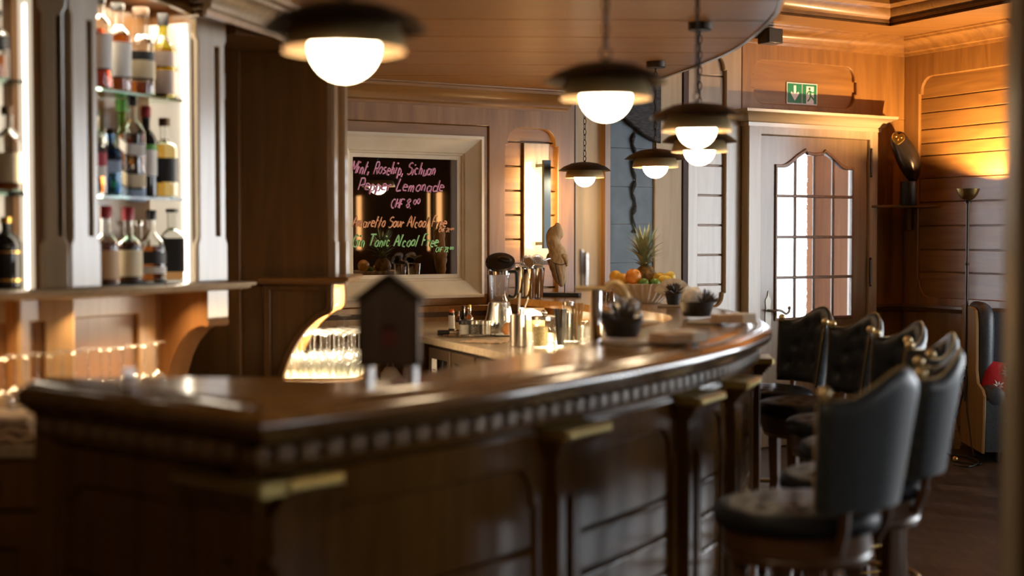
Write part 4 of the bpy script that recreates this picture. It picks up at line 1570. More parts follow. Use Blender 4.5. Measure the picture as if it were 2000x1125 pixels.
jd = Bt('whisky_bottle', 'square black label whiskey bottle at the end of the lowest shelf', put(FC, 336, 408, 0.085, 0, r=0.040, glass=g_clear, liq=l_brown, fill=0.16, sh=0.60, sl=0.12, labels=[(0.14, 0.60, p_black)], sq=6, neck=0.38, cap=(m_black, 0.07)))
jd.rotation_euler.z = radians(20)


def text_mesh(txt, size, mat, parent, loc, rot=(pi / 2, 0, 0)):
    cu = bpy.data.curves.new('t', 'FONT')
    cu.body = txt
    cu.size = size
    cu.align_x = 'CENTER'
    cu.extrude = 0.0003
    ob = bpy.data.objects.new('t', cu)
    COL.objects.link(ob)
    me = bpy.data.meshes.new_from_object(ob.evaluated_get(bpy.context.evaluated_depsgraph_get()))
    bpy.data.objects.remove(ob)
    me.materials.append(mat)
    o = bpy.data.objects.new('lettering', me)
    COL.objects.link(o)
    o.parent = parent
    o.location = loc
    o.rotation_euler = rot
    return o


jlabel = [c for c in jd.children if c.name.startswith('label')][0]
text_mesh("JACK DANIEL'S", 0.0095, p_white, jlabel, (0, -0.0415, 0.125))
Bt('whisky_bottle', 'pale whisky bottle cut by the picture edge on the top shelf of the corner bay', put(FD, -6, 20, 0.08, 2, r=0.042, glass=g_clear, liq=l_brown, fill=0.35, sh=0.60, labels=[(0.45, 0.62, p_black)], neck=0.36))
Bt('whisky_bottle', 'amber decanter bottle with dark stopper on the middle shelf of the corner bay', put(FD, 18, 208, 0.08, 1, r=0.047, glass=g_clear, liq=l_amber, fill=0.46, sh=0.54, sl=0.2, labels=[(0.12, 0.46, p_cream)], neck=0.30, cap=(c_wood, 0.12)))
dk = Bt('liqueur_bottle', 'black liqueur bottle with gold print on the lowest shelf of the corner bay', put(FD, 12, 424, 0.08, 0, r=0.045, glass=g_dark, liq=None, sh=0.60, sl=0.2, labels=[(0.1, 0.13, m_gold), (0.5, 0.52, m_gold)], neck=0.28, cap=(m_gold, 0.1)))

# ============================================================ stemware
def stem_mesh(name, h, r, rf, stem, bow):
    m = MB()
    out = [(0, 0), (rf, 0.0), (rf, 0.002), (0.010, 0.008), (0.004, 0.016), (0.0035, stem), (0.008, stem + 0.006)]
    out += [(r * sin(pi / 2 * k / 6) ** 0.8, stem + 0.008 + (bow * (1 - cos(pi / 2 * k / 6)))) for k in range(1, 7)] + [(r * 0.86, h)]
    inn = [(r * 0.86 - 0.0014, h)] + [(r * sin(pi / 2 * k / 6) ** 0.8 - 0.0014, stem + 0.010 + bow * (1 - cos(pi / 2 * k / 6))) for k in range(6, 0, -1)] + [(0, stem + 0.011)]
    m.lathe(out + inn, 20)
    return m.build(name, m_glasst, None, 60)


def place_glasses(proto, spots, label, cat, group, upside=False, h=0.0):
    for i, (x, y, z) in enumerate(spots):
        o = proto if i == 0 else copy_tree(proto)
        o.location = (x, y, z + (h if upside else 0))
        o.rotation_euler = (pi, 0, i) if upside else (0, 0, i)
        tag(o, label, cat, group)


g1 = stem_mesh('wine_glass', 0.196, 0.036, 0.033, 0.095, 0.035)
sp1 = []
for u, v in ((6, 699), (28, 697), (50, 694), (73, 693), (98, 690), (121, 688), (145, 686), (172, 683), (197, 680), (214, 683), (238, 677), (262, 676), (281, 673), (305, 671)):
    x, y = at_z(u, v, 1.0725)
    k = 1 + (0.08 / y if len(sp1) % 2 else 0)
    sp1.append((x * k, y * k, 0.8758))
place_glasses(g1, sp1, 'upturned stem glass in the long row beneath the bottle cabinet ledge', 'glass', 'upturned glasses on the back counter', True, 0.1965)
g2 = stem_mesh('wine_glass', 0.186, 0.035, 0.033, 0.09, 0.04)
sp2 = []
for j in range(7):
    for i in range(4):
        sp2.append((-0.975 + i * 0.083 + 0.038 * (j % 2) + random.uniform(-0.005, 0.005), 6.105 + j * 0.083 + random.uniform(-0.005, 0.005), 0.8475))
place_glasses(g2, sp2, 'upturned stem glass packed on the lit tray in the scrolled nook', 'glass', 'upturned glasses in the nook', True, 0.1865)
g3 = stem_mesh('champagne_glass', 0.232, 0.026, 0.032, 0.12, 0.05)
place_glasses(g3, [(-0.93, 6.70, 0.8475), (-0.79, 6.705, 0.8475)], 'tall upturned glass rising above the packed glasses in the nook', 'glass', 'tall upturned glasses in the nook', True, 0.2325)

# ============================================================ worktop and fridges inside the bar
wk = thing('bar_worktop', 'sand coloured stone worktop inside the bar under the mirror wall', 'worktop', (0, 0, 0))
ip = [p for p in off_path(INN, 0.02) if p[1] > 4.25]
wedge = [(-0.78, 7.98), (-0.431, 7.114), (-0.033, 6.109), (0.02, 5.7), (-0.05, 5.0), (-0.2, 4.5)]
wpoly = wedge + [(p[0] - 0.03, p[1]) for p in ip if p[1] < 8.38] + [(FW @ Vector((-0.02, -0.02, 0))).to_2d().to_tuple(), (FW @ Vector((-0.7, -0.02, 0))).to_2d().to_tuple()]
m = MB()
m.prism(wpoly, 0.915, 0.95)
m.build('slab', m_top, wk, bevel=0.004)
fa = -68.4
FF = Matrix.Translation((-0.431, 7.114, 0)) @ Matrix.Rotation(radians(fa), 4, 'Z')
fr = thing('bar_fridge', 'dark under counter fridge with framed doors below the stone worktop', 'fridge', (-0.431, 7.114, 0), radians(fa))
m = MB()
m.box(0.02, 1.06, 0.03, 0.55, 0.0, 0.913)
m.build('body', m_fridge, fr)
for k in range(3):
    x0 = 0.03 + k * 0.34
    m = MB()
    m.plate([rect(x0, x0 + 0.32, 0.12, 0.90), rect(x0 + 0.04, x0 + 0.28, 0.18, 0.85)], 0.025, 0.004, 0.003)
    d = m.build('door', pbsdf('fridge door frame', (0.10, 0.065, 0.04), 0.3, 0.4), fr)
    m = MB()
    m.box(x0 + 0.035, x0 + 0.285, 0.016, 0.022, 0.175, 0.855)
    m.build('door_pane', pbsdf('dark fridge glass', (0.012, 0.010, 0.009), 0.08), d)
    m = MB()
    m.tube([(x0 + 0.02, -0.006, 0.45), (x0 + 0.02, -0.02, 0.46), (x0 + 0.02, -0.02, 0.66), (x0 + 0.02, -0.006, 0.67)], 0.006, 8)
    m.build('door_handle', m_steel, d)
nt_ = thing('paper_note', 'white paper note stuck on the dark fridge door', 'note', FF @ Vector((0.13, 0.002, 0.80)), radians(fa))
m = MB()
m.box(-0.035, 0.035, -0.003, 0.0, -0.055, 0.05)
m.build('sheet', m_paper, nt_)
for i, (x0, x1, z) in enumerate(((-0.022, 0.018, -0.005), (-0.022, 0.01, -0.02))):
    m = MB()
    m.box(x0, x1, -0.0036, -0.003, z, z + 0.004)
    m.build('printed_line', p_black, nt_)

# under-counter lights along the inner edge of the bar
light('under_bar_light', 'AREA', (0.17, 7.45, 1.06), 12, (1, 0.78, 0.48), 0.08, 0.9, (0, radians(25), radians(-67 + 90)))
light('under_bar_light', 'AREA', (0.50, 6.15, 1.06), 10, (1, 0.78, 0.48), 0.08, 0.7, (0, radians(25), radians(10)))

# ---- things on the worktop
WZ = 0.9505


def wt(u, v, z=WZ):
    x, y = at_z(u, v, z)
    return Vector((x, y, z))


for nm, lb, u, v, vt, r, kw in (
        ('bitters_bottle', 'small bitters bottle with orange cap and white label on the worktop tray', 882, 651, 604, 0.016, dict(glass=g_dark, liq=None, labels=[(0.2, 0.75, p_white)], cap=(pbsdf('orange cap', (0.8, 0.16, 0.03), 0.4), 0.16), sh=0.72, sl=0.1, neck=0.6)),
        ('bitters_bottle', 'tiny amber bottle between the bitters bottles on the worktop', 895, 650, 608, 0.012, dict(glass=l_brown, liq=None, labels=[(0.15, 0.5, p_tan)], cap=(c_wood, 0.14), sh=0.6, neck=0.45)),
        ('sauce_bottle', 'dark round bottle with black cap behind the salt jars', 905, 648, 597, 0.020, dict(glass=g_dark, liq=None, labels=[(0.1, 0.4, p_black)], cap=(m_black, 0.14), sh=0.42, sl=0.2, neck=0.38)),
        ('sauce_bottle', 'white labelled bottle with yellow cap behind the salt jars', 917, 648, 595, 0.019, dict(glass=g_clear, liq=l_brown, labels=[(0.06, 0.46, p_white)], cap=(pbsdf('yellow cap', (0.75, 0.55, 0.1), 0.4), 0.14), sh=0.46, sl=0.2, neck=0.38))):
    p = wt(u, v)
    h = at_y(u, vt, p.y)[1] - WZ
    bottle(nm, lb, p, h, r, group='small bottles on the worktop', **kw)


def jar(name, label, p, r, h, content=None, fill=0.7, lid=None, cat='jar', group=None, thick=0.002, taper=1.0):
    o = thing(name, label, cat, p, 0, group)
    m = MB()
    rb = r * taper
    m.lathe([(0, 0), (rb * 0.95, 0), (rb, 0.004), (r, h), (r - thick, h), (rb - thick, 0.008), (0, 0.008)], 24)
    m.build('glass', m_glassj, o, 50)
    if content:
        m = MB()
        m.lathe([(0, 0.0085), (rb - thick - 0.0006, 0.0085), (rb + (r - rb) * fill - thick - 0.0006, h * fill), (0, h * fill + 0.003)], 20)
        m.build('contents', content, o, 50)
    if lid:
        m = MB()
        m.lathe([(0, h + 0.014), (r * 0.9, h + 0.013), (r * 1.04, h + 0.010), (r * 1.04, h - 0.006), (r * 1.005, h - 0.006), (r * 1.005, h + 0.0005), (0, h + 0.0005)], 24)
        l = m.build('lid', lid, o, 50)
        return o, l
    return o


def jar_px(name, label, u, v, vt, w, **kw):
    p = wt(u, v)
    h = at_y(u, vt, p.y)[1] - p.z
    r = w / 2 / 2778.0 * p.y
    return jar(name, label, p, r, h, **kw)


m_salt = noisy(pbsdf('coarse salt', (0.75, 0.7, 0.62), 0.8), (0.6, 0.55, 0.47), (0.82, 0.78, 0.7), (1, 1, 1), 200, 3, 0, 0.4)
m_pepper = noisy(pbsdf('dark spice', (0.1, 0.08, 0.06), 0.8), (0.03, 0.025, 0.02), (0.22, 0.19, 0.16), (1, 1, 1), 160, 3, 0, 0.4)
m_grain = noisy(pbsdf('dried herb', (0.4, 0.3, 0.1), 0.8), (0.40, 0.29, 0.10), (0.75, 0.60, 0.30), (1, 1, 1), 110, 4, 0.5, 0.5)
ty = thing('serving_tray', 'thin steel tray under the salt and spice jars', 'tray', wt(912, 657), 0.2)
m = MB()
m.M = Matrix.Diagonal((1.6, 1.0, 1, 1))
m.lathe([(0, 0), (0.075, 0), (0.082, 0.005), (0.081, 0.006), (0.074, 0.002), (0, 0.002)], 36)
m.build('dish', m_chrome, ty)
for nm, lb, u, mt, lid in (('salt_jar', 'squat glass jar of white salt on the steel tray', 907, m_salt, m_black), ('spice_jar', 'squat glass jar of dark spice, middle one on the steel tray', 927, m_pepper, m_steel), ('sugar_jar', 'squat glass jar with steel lid nearest the food blender', 948, m_steel, m_steel)):
    o = jar_px(nm, lb, u, 658, 633, 22, content=mt, fill=0.85, lid=lid, group='jars on the steel tray')
    o[0].location.z = WZ + 0.0065

ct = thing('bar_cloth', 'flat beige bar cloth on the worktop between the steel tray and the tool cup', 'cloth', wt(950, 668), -0.4)
m = MB()
N = 16
g = [[m.v((-0.10 + 0.2 * i / N, -0.085 + 0.17 * j / N + 0.006 * sin(i * 0.9), 0.004 + 0.0016 * sin(i * 1.3 + j) + 0.0016 * cos(j * 1.7))) for j in range(N + 1)] for i in range(N + 1)]
for i in range(N):
    for j in range(N):
        m.face([g[i][j], g[i + 1][j], g[i + 1][j + 1], g[i][j + 1]])
f = m.build('fabric', m_linen, ct, 80)
md = f.modifiers.new('s', 'SOLIDIFY')
md.thickness = 0.002
pk = wt(866, 655)
tc_ = thing('kitchen_torch', 'small black and steel torch lying at the worktop edge', 'torch', (pk.x + 0.02, pk.y, WZ), 0.1)
m = MB()
m.tube([(-0.05, 0, 0.014), (0.01, 0, 0.014)], 0.0135, 14)
m.build('grip', m_black, tc_)
m = MB()
m.tube([(0.01, 0, 0.014), (0.06, 0, 0.014)], 0.009, 12)
m.build('nozzle', m_chrome, tc_)

# food blender
bp = wt(975, 652)
bl = thing('food_blender', 'food blender with glass jug and tilted black lid beside the mirror frame', 'blender', bp, -0.3)
k = bp.y / 2778.0
zj0, zj1, zl = at_y(975, 588, bp.y)[1] - WZ, at_y(975, 527, bp.y)[1] - WZ, at_y(975, 498, bp.y)[1] - WZ
m = MB()
m.lathe([(0, 0), (0.075, 0), (0.078, 0.008), (0.070, 0.06), (0.056, 0.12), (0.05, zj0 - 0.006), (0, zj0 - 0.006)], 28, sq=4)
m.build('motor_base', m_steel, bl)
m = MB()
m.lathe([(0.0, 0), (0.016, 0), (0.016, 0.012), (0, 0.012)], 20)
m.bm.transform(Matrix.Translation((0.01, -0.073, 0.05)) @ Matrix.Rotation(pi / 2, 4, 'X'))
m.build('dial', m_black, bl)
m = MB()
m.lathe([(0, zj0), (0.042, zj0), (0.044, zj0 + 0.006), (0.058, zj1 - 0.01), (0.058, zj1), (0.055, zj1), (0.042, zj0 + 0.01), (0, zj0 + 0.01)], 28)
m.build('jug', m_glassj, bl)
m = MB()
m.lathe([(0.0585, zj1 - 0.024), (0.0605, zj1 - 0.024), (0.0605, zj1 - 0.004), (0.0585, zj1 - 0.004), (0.0585, zj1 - 0.024)], 28)
m.build('jug_band', m_chrome, bl)
m = MB()
m.tube(catmull([(0.056, 0, zj1 - 0.01), (0.092, 0, zj1 - 0.012), (0.098, 0, zj1 - 0.05), (0.09, 0, zj0 + 0.035), (0.07, 0, zj0 + 0.02), (0.052, 0, zj0 + 0.03)], 5), 0.009, 10)
m.build('jug_handle', m_black, bl)
m = MB()
m.lathe([(0, 0.022), (0.03, 0.022), (0.045, 0.017), (0.062, 0.012), (0.064, 0.0), (0.058, -0.004), (0.04, 0.004), (0, 0.004)], 28)
m.sphere((0.02, 0, 0.026), 0.02, 12, 8, (1.6, 0.8, 0.5))
m.bm.transform(Matrix.Translation((0.006, 0.0, zj1 + 0.034)) @ Matrix.Rotation(radians(12), 4, 'Y') @ Matrix.Rotation(radians(32), 4, 'X') @ Matrix.Scale(1.22, 4))
m.build('lid', m_black, bl)

jar_px('water_carafe', 'upturned clear glass carafe in front of the food blender', 981, 657, 594, 28, taper=1.15, group=None)
fp = thing('fruit_plate', 'white plate with an orange behind the steel tool cup', 'plate', wt(988, 656))
m = MB()
m.lathe([(0, 0), (0.04, 0), (0.075, 0.008), (0.074, 0.0095), (0.04, 0.002), (0, 0.002)], 32)
m.build('dish', m_white, fp)


def fruit(name, label, p, r, mat, s=(1, 1, 1), group='fruit', rz=0.0, stem=True):
    o = thing(name, label, 'fruit', p, rz, group)
    m = MB()
    m.sphere((0, 0, 0), r, 24, 16, s)
    m.build('peel', mat, o, 80)
    if stem:
        m = MB()
        m.sphere((r * s[0] * 0.55, -r * s[1] * 0.66, r * s[2] * 0.52), r * 0.09, 8, 6)
        m.build('stem_scar', m_leafdry, o)
    return o


p = wt(988, 656)
fruit('orange', 'single orange on the white plate by the food blender', (p.x + 0.012, p.y - 0.01, WZ + 0.036), 0.034, m_orange, group=None)

# steel tool cup with spoons
p = wt(1012, 677)
cp = thing('tool_cup', 'brushed steel cup holding bar spoons on the worktop corner', 'cup', p)
m = MB()
ch_ = at_y(1012, 614, p.y)[1] - WZ
m.lathe([(0, 0), (0.036, 0), (0.039, 0.003), (0.039, ch_), (0.037, ch_), (0.037, 0.004), (0, 0.004)], 36)
m.build('cup_body', m_steel, cp)
for i, (du, lean, mt, ln, lb) in enumerate(((1012, 0.02, m_white, 0.24, 'white handled bar spoon standing in the steel tool cup'), (1024, 0.045, m_steel, 0.22, 'thin steel bar spoon leaning in the steel tool cup'), (1003, -0.01, p_red, 0.155, 'short red tipped stirrer in the steel tool cup'))):
    s = thing('bar_spoon', lb, 'spoon', (p.x, p.y, WZ + 0.005), 0, 'tools in the steel cup')
    m = MB()
    m.tube([(-0.015 + 0.01 * i, 0, 0), (0.0 + lean * 0.5 + (i - 1) * 0.008, 0.0, ch_), (lean + (i - 1) * 0.012, 0.0, ln)], [0.0035, 0.0035, 0.0045], 8)
    m.build('handle', mt, s)
    m = MB()
    m.sphere((-0.015 + 0.01 * i, 0, 0.012), 0.008, 8, 6, (1, 0.5, 1.4))
    m.build('spoon_bowl', m_steel, s)

o, lid_ = jar_px('biscuit_jar', 'large glass jar with steel lid and knob on the worktop', 1062, 668, 622, 48, content=None, lid=m_steel)
m = MB()
m.sphere((0, 0, at_y(1062, 618, o.location.y)[1] - WZ + 0.018), 0.014, 14, 8)
m.build('knob', m_steel, lid_)
jar_px('herb_glass', 'glass of dried golden herbs in front of the lidded jar', 1056, 679, 634, 32, content=m_grain, fill=0.9, group='small glasses on the worktop', taper=0.86)
o = jar_px('straw_glass', 'glass holding a bundle of black straws', 1094, 678, 640, 31, group='small glasses on the worktop', taper=0.86)
p = Vector(o.location)
pr = None
for i in range(14):
    a, q = i * 2.4, 0.004 + 0.0105 * (i / 14) ** 0.5 * 1.0
    m = None
    if pr is None:
        m = MB()
        m.tube([(0, 0, 0), (0, 0, 0.165)], 0.0036, 7)
        pr = m.build('drinking_straw', m_black, None)
        s = pr
    else:
        s = copy_tree(pr)
    s.location = (p.x + q * cos(a), p.y + q * sin(a), WZ + 0.010)
    s.rotation_euler = (0.085 * sin(a) * -1, 0.085 * cos(a) + 0.0, 0)
    tag(s, 'black drinking straw standing in the straw glass', 'straw', 'black straws')
jar_px('tall_canister', 'tall steel banded glass canister behind the straw glass', 1110, 668, 594, 22, content=m_steel, fill=0.75, lid=m_steel)
# wooden muddlers in a glass
o = jar_px('muddler_glass', 'glass of pale wooden muddlers beside the straw glass', 1127, 668, 628, 30, group='small glasses on the worktop', taper=0.86)
p = Vector(o.location)
pr = None
for i, (dx, dy, tx, ln) in enumerate(((-0.010, 0.006, -0.10, 0.175), (-0.002, -0.008, -0.03, 0.185), (0.006, 0.008, 0.04, 0.17), (0.010, -0.004, 0.12, 0.19))):
    if pr is None:
        m = MB()
        m.tube([(0, 0, 0), (0, 0, 0.11), (0, 0, 0.145), (0, 0, 0.158), (0, 0, 0.172), (0, 0, 0.178)], [0.0075, 0.0065, 0.006, 0.010, 0.010, 0.004], 10)
        pr = m.build('wooden_muddler', wd_raw, None)
        s = pr
    else:
        s = copy_tree(pr)
    s.location = (p.x + dx * 0.6, p.y + dy * 0.6, WZ + 0.0095)
    s.rotation_euler = (0, tx, 0)
    tag(s, 'pale wooden muddler standing in the muddler glass', 'muddler', 'wooden muddlers')
# lit tumblers
pr = None
for i, (u, v) in enumerate(((1142, 674), (1158, 672), (1174, 671), (1144, 663), (1160, 662), (1176, 662))):
    p = wt(u, v)
    if pr is None:
        m = MB()
        m.lathe([(0, 0), (0.030, 0), (0.032, 0.004), (0.036, 0.088), (0.0345, 0.088), (0.0305, 0.01), (0, 0.012)], 20, wob=lambda a, z: 1 + (0.02 * cos(12 * a) if z < 0.05 else 0))
        pr = m.build('tumbler', m_glasst, None, 50)
        s = pr
    else:
        s = copy_tree(pr)
    s.location = p
    tag(s, 'cut glass tumbler in the brightly lit cluster beside the muddlers', 'glass', 'tumblers on the worktop')
# papers under the ledge
for i, (u, v, w_, rz, lb) in enumerate(((1052, 648, 0.13, 0.3, 'white folded card under the bar ledge, tilted towards the steel cup'), (1080, 648, 0.15, -0.15, 'white card stack under the bar ledge behind the lidded jar'))):
    p = wt(u, v)
    c = thing('menu_card', lb, 'card', (p.x - 0.04 - 0.07 * i, p.y + 0.05 + 0.13 * i, WZ), rz, 'cards under the ledge')
    m = MB()
    m.box(-w_ / 2, w_ / 2, -0.04, 0.04, 0.0, 0.06)
    m.build('card_holder', wd_raw, c)
    m = MB()
    m.box(-w_ / 2 + 0.006, w_ / 2 - 0.006, -0.012, 0.012, 0.061, 0.118)
    m.bm.transform(Matrix.Rotation(-0.0, 4, 'X'))
    m.build('sheet', m_paper, c)

# drinks tap
tp_ = thing('drinks_tap', 'tall drinks tap with upright silver handle and curved brass spout', 'tap', (0.315, 5.35, WZ - 0.0))
tx = lambda u: (u - 1000) / 2778.0 * 5.35 - 0.315
tz = lambda v: at_y(1150, v, 5.35)[1] - WZ
m = MB()
m.tube([(0, 0, 0), (0, 0, tz(565))], 0.022, 20)
m.lathe([(0, 0), (0.045, 0), (0.045, 0.008), (0.022, 0.02)], 24)
m.build('column', m_chrome, tp_)
m = MB()
m.tube([(tx(1125), 0, tz(563)), (tx(1186), 0, tz(563))], 0.010, 14)
m.build('cross_arm', m_brass, tp_)
for dx in (1135, 1144):
    m = MB()
    m.tube([(tx(dx), 0, tz(561)), (tx(dx), 0, tz(540)), (tx(dx), 0, tz(532)), (tx(dx), 0, tz(490 + (dx - 1135) * 0.6)), (tx(dx), 0, tz(487 + (dx - 1135) * 0.6))], [0.007, 0.007, 0.009, 0.0085, 0.004], 12)
    m.build('tap_handle', m_steel, tp_)
m = MB()
m.tube(catmull([(tx(1183), 0, tz(566)), (tx(1190), 0, tz(556)), (tx(1203), 0, tz(553)), (tx(1216), 0, tz(562)), (tx(1224), 0, tz(578)), (tx(1228), 0, tz(592))], 5), 0.014, 14)
m.build('spout', m_brass, tp_)

# ============================================================ things on the bar
TZ = BZ + 0.0006


def bt_(u, v, z=TZ):
    x, y = at_z(u, v, z)
    return Vector((x, y, z))


# shaker tins and strainers
pr = None
for i, (u, v, sc_, lb) in enumerate(((1018, 580, 1.0, 'steel shaker tin next to the blender handle'), (1034, 582, 0.96, 'steel shaker tin holding a coil strainer, second from the blender'), (1050, 581, 0.98, 'steel shaker tin with coil strainer nearest the driftwood'), (1043, 575, 1.02, 'dark reflecting shaker tin behind the two strainer tins'))):
    p = bt_(u, v)
    if pr is None:
        pr = thing('shaker_tin', lb, 'shaker', p, 0, 'shaker tins on the bar end')
        m = MB()
        m.lathe([(0, 0), (0.029, 0), (0.031, 0.003), (0.0345, 0.08), (0.036, 0.082), (0.042, 0.168), (0.0425, 0.170), (0.0405, 0.170), (0.033, 0.08), (0.029, 0.004), (0, 0.004)], 28)
        m.build('tin_body', m_chrome, pr)
        s = pr
    else:
        s = copy_tree(pr)
        s.location = p
        s['label'] = lb
    s.scale = (sc_, sc_, sc_)
pr = None
for i, (u, v, rx, ry, lb) in enumerate(((1032, 582, 0.9, 0.3, 'coil strainer tilted in the tin nearer the blender'), (1050, 581, 1.1, -0.2, 'coil strainer standing on edge in the tin nearest the driftwood'))):
    p = bt_(u, v)
    if pr is None:
        pr = thing('cocktail_strainer', lb, 'strainer', p, 0, 'coil strainers')
        m = MB()
        m.lathe([(0, 0), (0.034, 0), (0.036, 0.002), (0.034, 0.004), (0, 0.004)], 24)
        m.tube([(0.034, 0, 0.002), (0.07, 0.004, 0.004), (0.085, 0.004, -0.002)], [0.006, 0.006, 0.004], 8)
        m.build('strainer_plate', m_steel, pr)
        m = MB()
        pts = []
        for k in range(220):
            a = 2 * pi * k / 220 * 0.8
            b = 2 * pi * k / 8
            rr = 0.037 + 0.009 * cos(b)
            pts.append((rr * cos(a), rr * sin(a), 0.004 + 0.009 * sin(b)))
        m.tube(pts, 0.0013, 4)
        m.build('coil', m_steel, pr)
        s = pr
    else:
        s = copy_tree(pr)
        s['label'] = lb
    s.location = (p.x, p.y - 0.012, p.z + 0.198)
    s.rotation_euler = (rx, ry, 0.5 * i)

# driftwood sculpture
p = bt_(1098, 579)
dw = thing('driftwood_sculpture', 'tall pale driftwood sculpture on a rod and dark base by the wall sconce', 'sculpture', p, -0.25)
m = MB()
m.box(-0.11, 0.105, -0.04, 0.04, 0, 0.022)
m.build('base', m_iron, dw, bevel=0.004)
m = MB()
m.tube([(0.015, 0, 0.02), (0.015, 0, 0.12)], 0.0035, 8)
m.build('rod', m_bronze, dw)
dx = lambda u: (u - 1098) / 2778.0 * p.y
dz = lambda v: at_y(1098, v, p.y)[1] - p.z
spine = [(1098, 560, 3), (1096, 550, 9), (1093, 540, 13), (1090, 525, 16), (1088, 512, 18), (1087, 500, 19.5), (1086, 490, 17), (1082, 478, 14), (1081, 465, 15.5), (1084, 455, 15), (1087, 446, 11), (1088, 439, 6), (1088, 435, 1.5)]
P3 = catmull([(dx(u), 0.0, dz(v)) for u, v, r in spine], 4)
R3 = [q.x for q in catmull([(r / 2778 * p.y, 0, 0) for u, v, r in spine], 4)]
m = MB()
m.tube(P3, R3, 20)
for v in m.bm.verts:
    n = sin(v.co.z * 75 + v.co.x * 60) * 0.0022 + sin(v.co.x * 180 + v.co.z * 41) * 0.0022 + sin(v.co.y * 150 + v.co.z * 110) * 0.002
    v.co.x += n
    v.co.y = v.co.y * 0.75 + n * 0.8
m.tube(catmull([(dx(1094), -0.01, dz(503)), (dx(1102), -0.018, dz(500)), (dx(1107), -0.012, dz(507)), (dx(1108), 0, dz(520))], 5), [0.016, 0.02, 0.02, 0.018, 0.018, 0.017, 0.016, 0.016, 0.016, 0.015, 0.014, 0.012, 0.010, 0.008, 0.006, 0.004], 12)
m.build('driftwood', m_drift, dw, 60)
m = MB()
m.tube(catmull([(dx(1083), -0.036, dz(513)), (dx(1090), -0.048, dz(515)), (dx(1100), -0.046, dz(517)), (dx(1108), -0.03, dz(514))], 5), 0.0025, 6)
m.tube(catmull([(dx(1088), -0.048, dz(515)), (dx(1092), -0.045, dz(535)), (dx(1095), -0.03, dz(552))], 5), 0.0035, 6)
m.build('dark_cord', m_iron, dw)

# fruit bowl
p = bt_(1258, 591)
fb = thing('fruit_bowl', 'sand coloured fluted ceramic bowl full of fruit on the bar end', 'bowl', p)
k = p.y / 2778
hb = dz(0) * 0 + at_y(1258, 553, p.y)[1] - p.z
fl = lambda a, z: 1 + 0.09 * sin(28 * a) * min(1, max(0, z / hb)) ** 0.8
prof = [(0, 0.0), (0.085, 0.0), (0.095, 0.006), (0.125, 0.030), (0.155, 0.060), (0.180, 0.085), (0.192, hb), (0.188, hb + 0.001), (0.172, 0.083), (0.148, 0.060), (0.118, 0.032), (0.085, 0.012), (0, 0.010)]
m = MB()
m.lathe(prof, 240, wob=fl)
m.build('fluted_body', m_bowl, fb, 60)


def fpt(u, v, dy=0.0):
    x, z = at_y(u, v, p.y + dy)
    return Vector((x, p.y + dy, z))


fruit('orange', 'large bright orange in front of the pineapple', fpt(1237, 540, -0.08), 15.5 * k, m_orange)
fruit('orange', 'yellowish orange at the rim of the bowl, on the driftwood side', fpt(1202, 540, -0.02), 12 * k, m_mango)
fruit('mango', 'small yellow fruit wedged between the two oranges', fpt(1217, 545, -0.05), 11.5 * k, m_mango, (1.25, 1, 0.95))
fruit('lemon', 'lemon lowest in the lemon heap of the fruit bowl', fpt(1298, 548, -0.07), 10.5 * k, m_lemon, (1.35, 1, 1))
fruit('lemon', 'lemon at the back of the heap nearest the pineapple', fpt(1289, 543, -0.0), 11 * k, m_lemon, (1.3, 1, 1))
fruit('lemon', 'upright lemon at the outer edge of the heap', fpt(1309, 542, -0.03), 11 * k, m_lemon, (0.95, 1, 1.1))
fruit('lime', 'green lime tucked beside the big orange', fpt(1257, 553, -0.11), 9.5 * k, m_lime, (1.1, 1, 1))
fruit('lime', 'green lime tucked below the lemons', fpt(1279, 553, -0.10), 9.5 * k, m_lime, (1.1, 1, 1))
for i, (ddx, ddy, zz) in enumerate(((-0.06, 0.02, 0.055), (0.03, 0.06, 0.055), (0.08, -0.01, 0.055), (-0.02, -0.06, 0.052))):
    fruit('orange', 'orange buried in the middle of the fruit bowl', (p.x + ddx, p.y + ddy, p.z + zz), 0.036, m_orange, group='buried oranges', stem=False)

pa = thing('pineapple', 'pineapple with grey green crown standing in the fruit bowl', 'pineapple', fpt(1262, 548, 0.035))
hp = fpt(1255, 520, 0.035).z - pa.location.z
m = MB()
prof = []
n = 40
for i in range(n + 1):
    t = i / n
    prof.append((0.0 if i in (0, n) else 0.056 * (sin(pi * (0.10 + 0.84 * t)) ** 0.55), -0.03 + (hp + 0.035) * t))
m.lathe(prof, 64, wob=lambda a, z: 1 + 0.055 * abs(sin(6.5 * a + 95 * z)) * abs(sin(6.5 * a - 95 * z)))
m.bm.transform(Matrix.Rotation(radians(-7), 4, 'Y'))
m.build('rind', m_pine, pa, 80)
top = Matrix.Rotation(radians(-7), 4, 'Y') @ Vector((0, 0, hp))


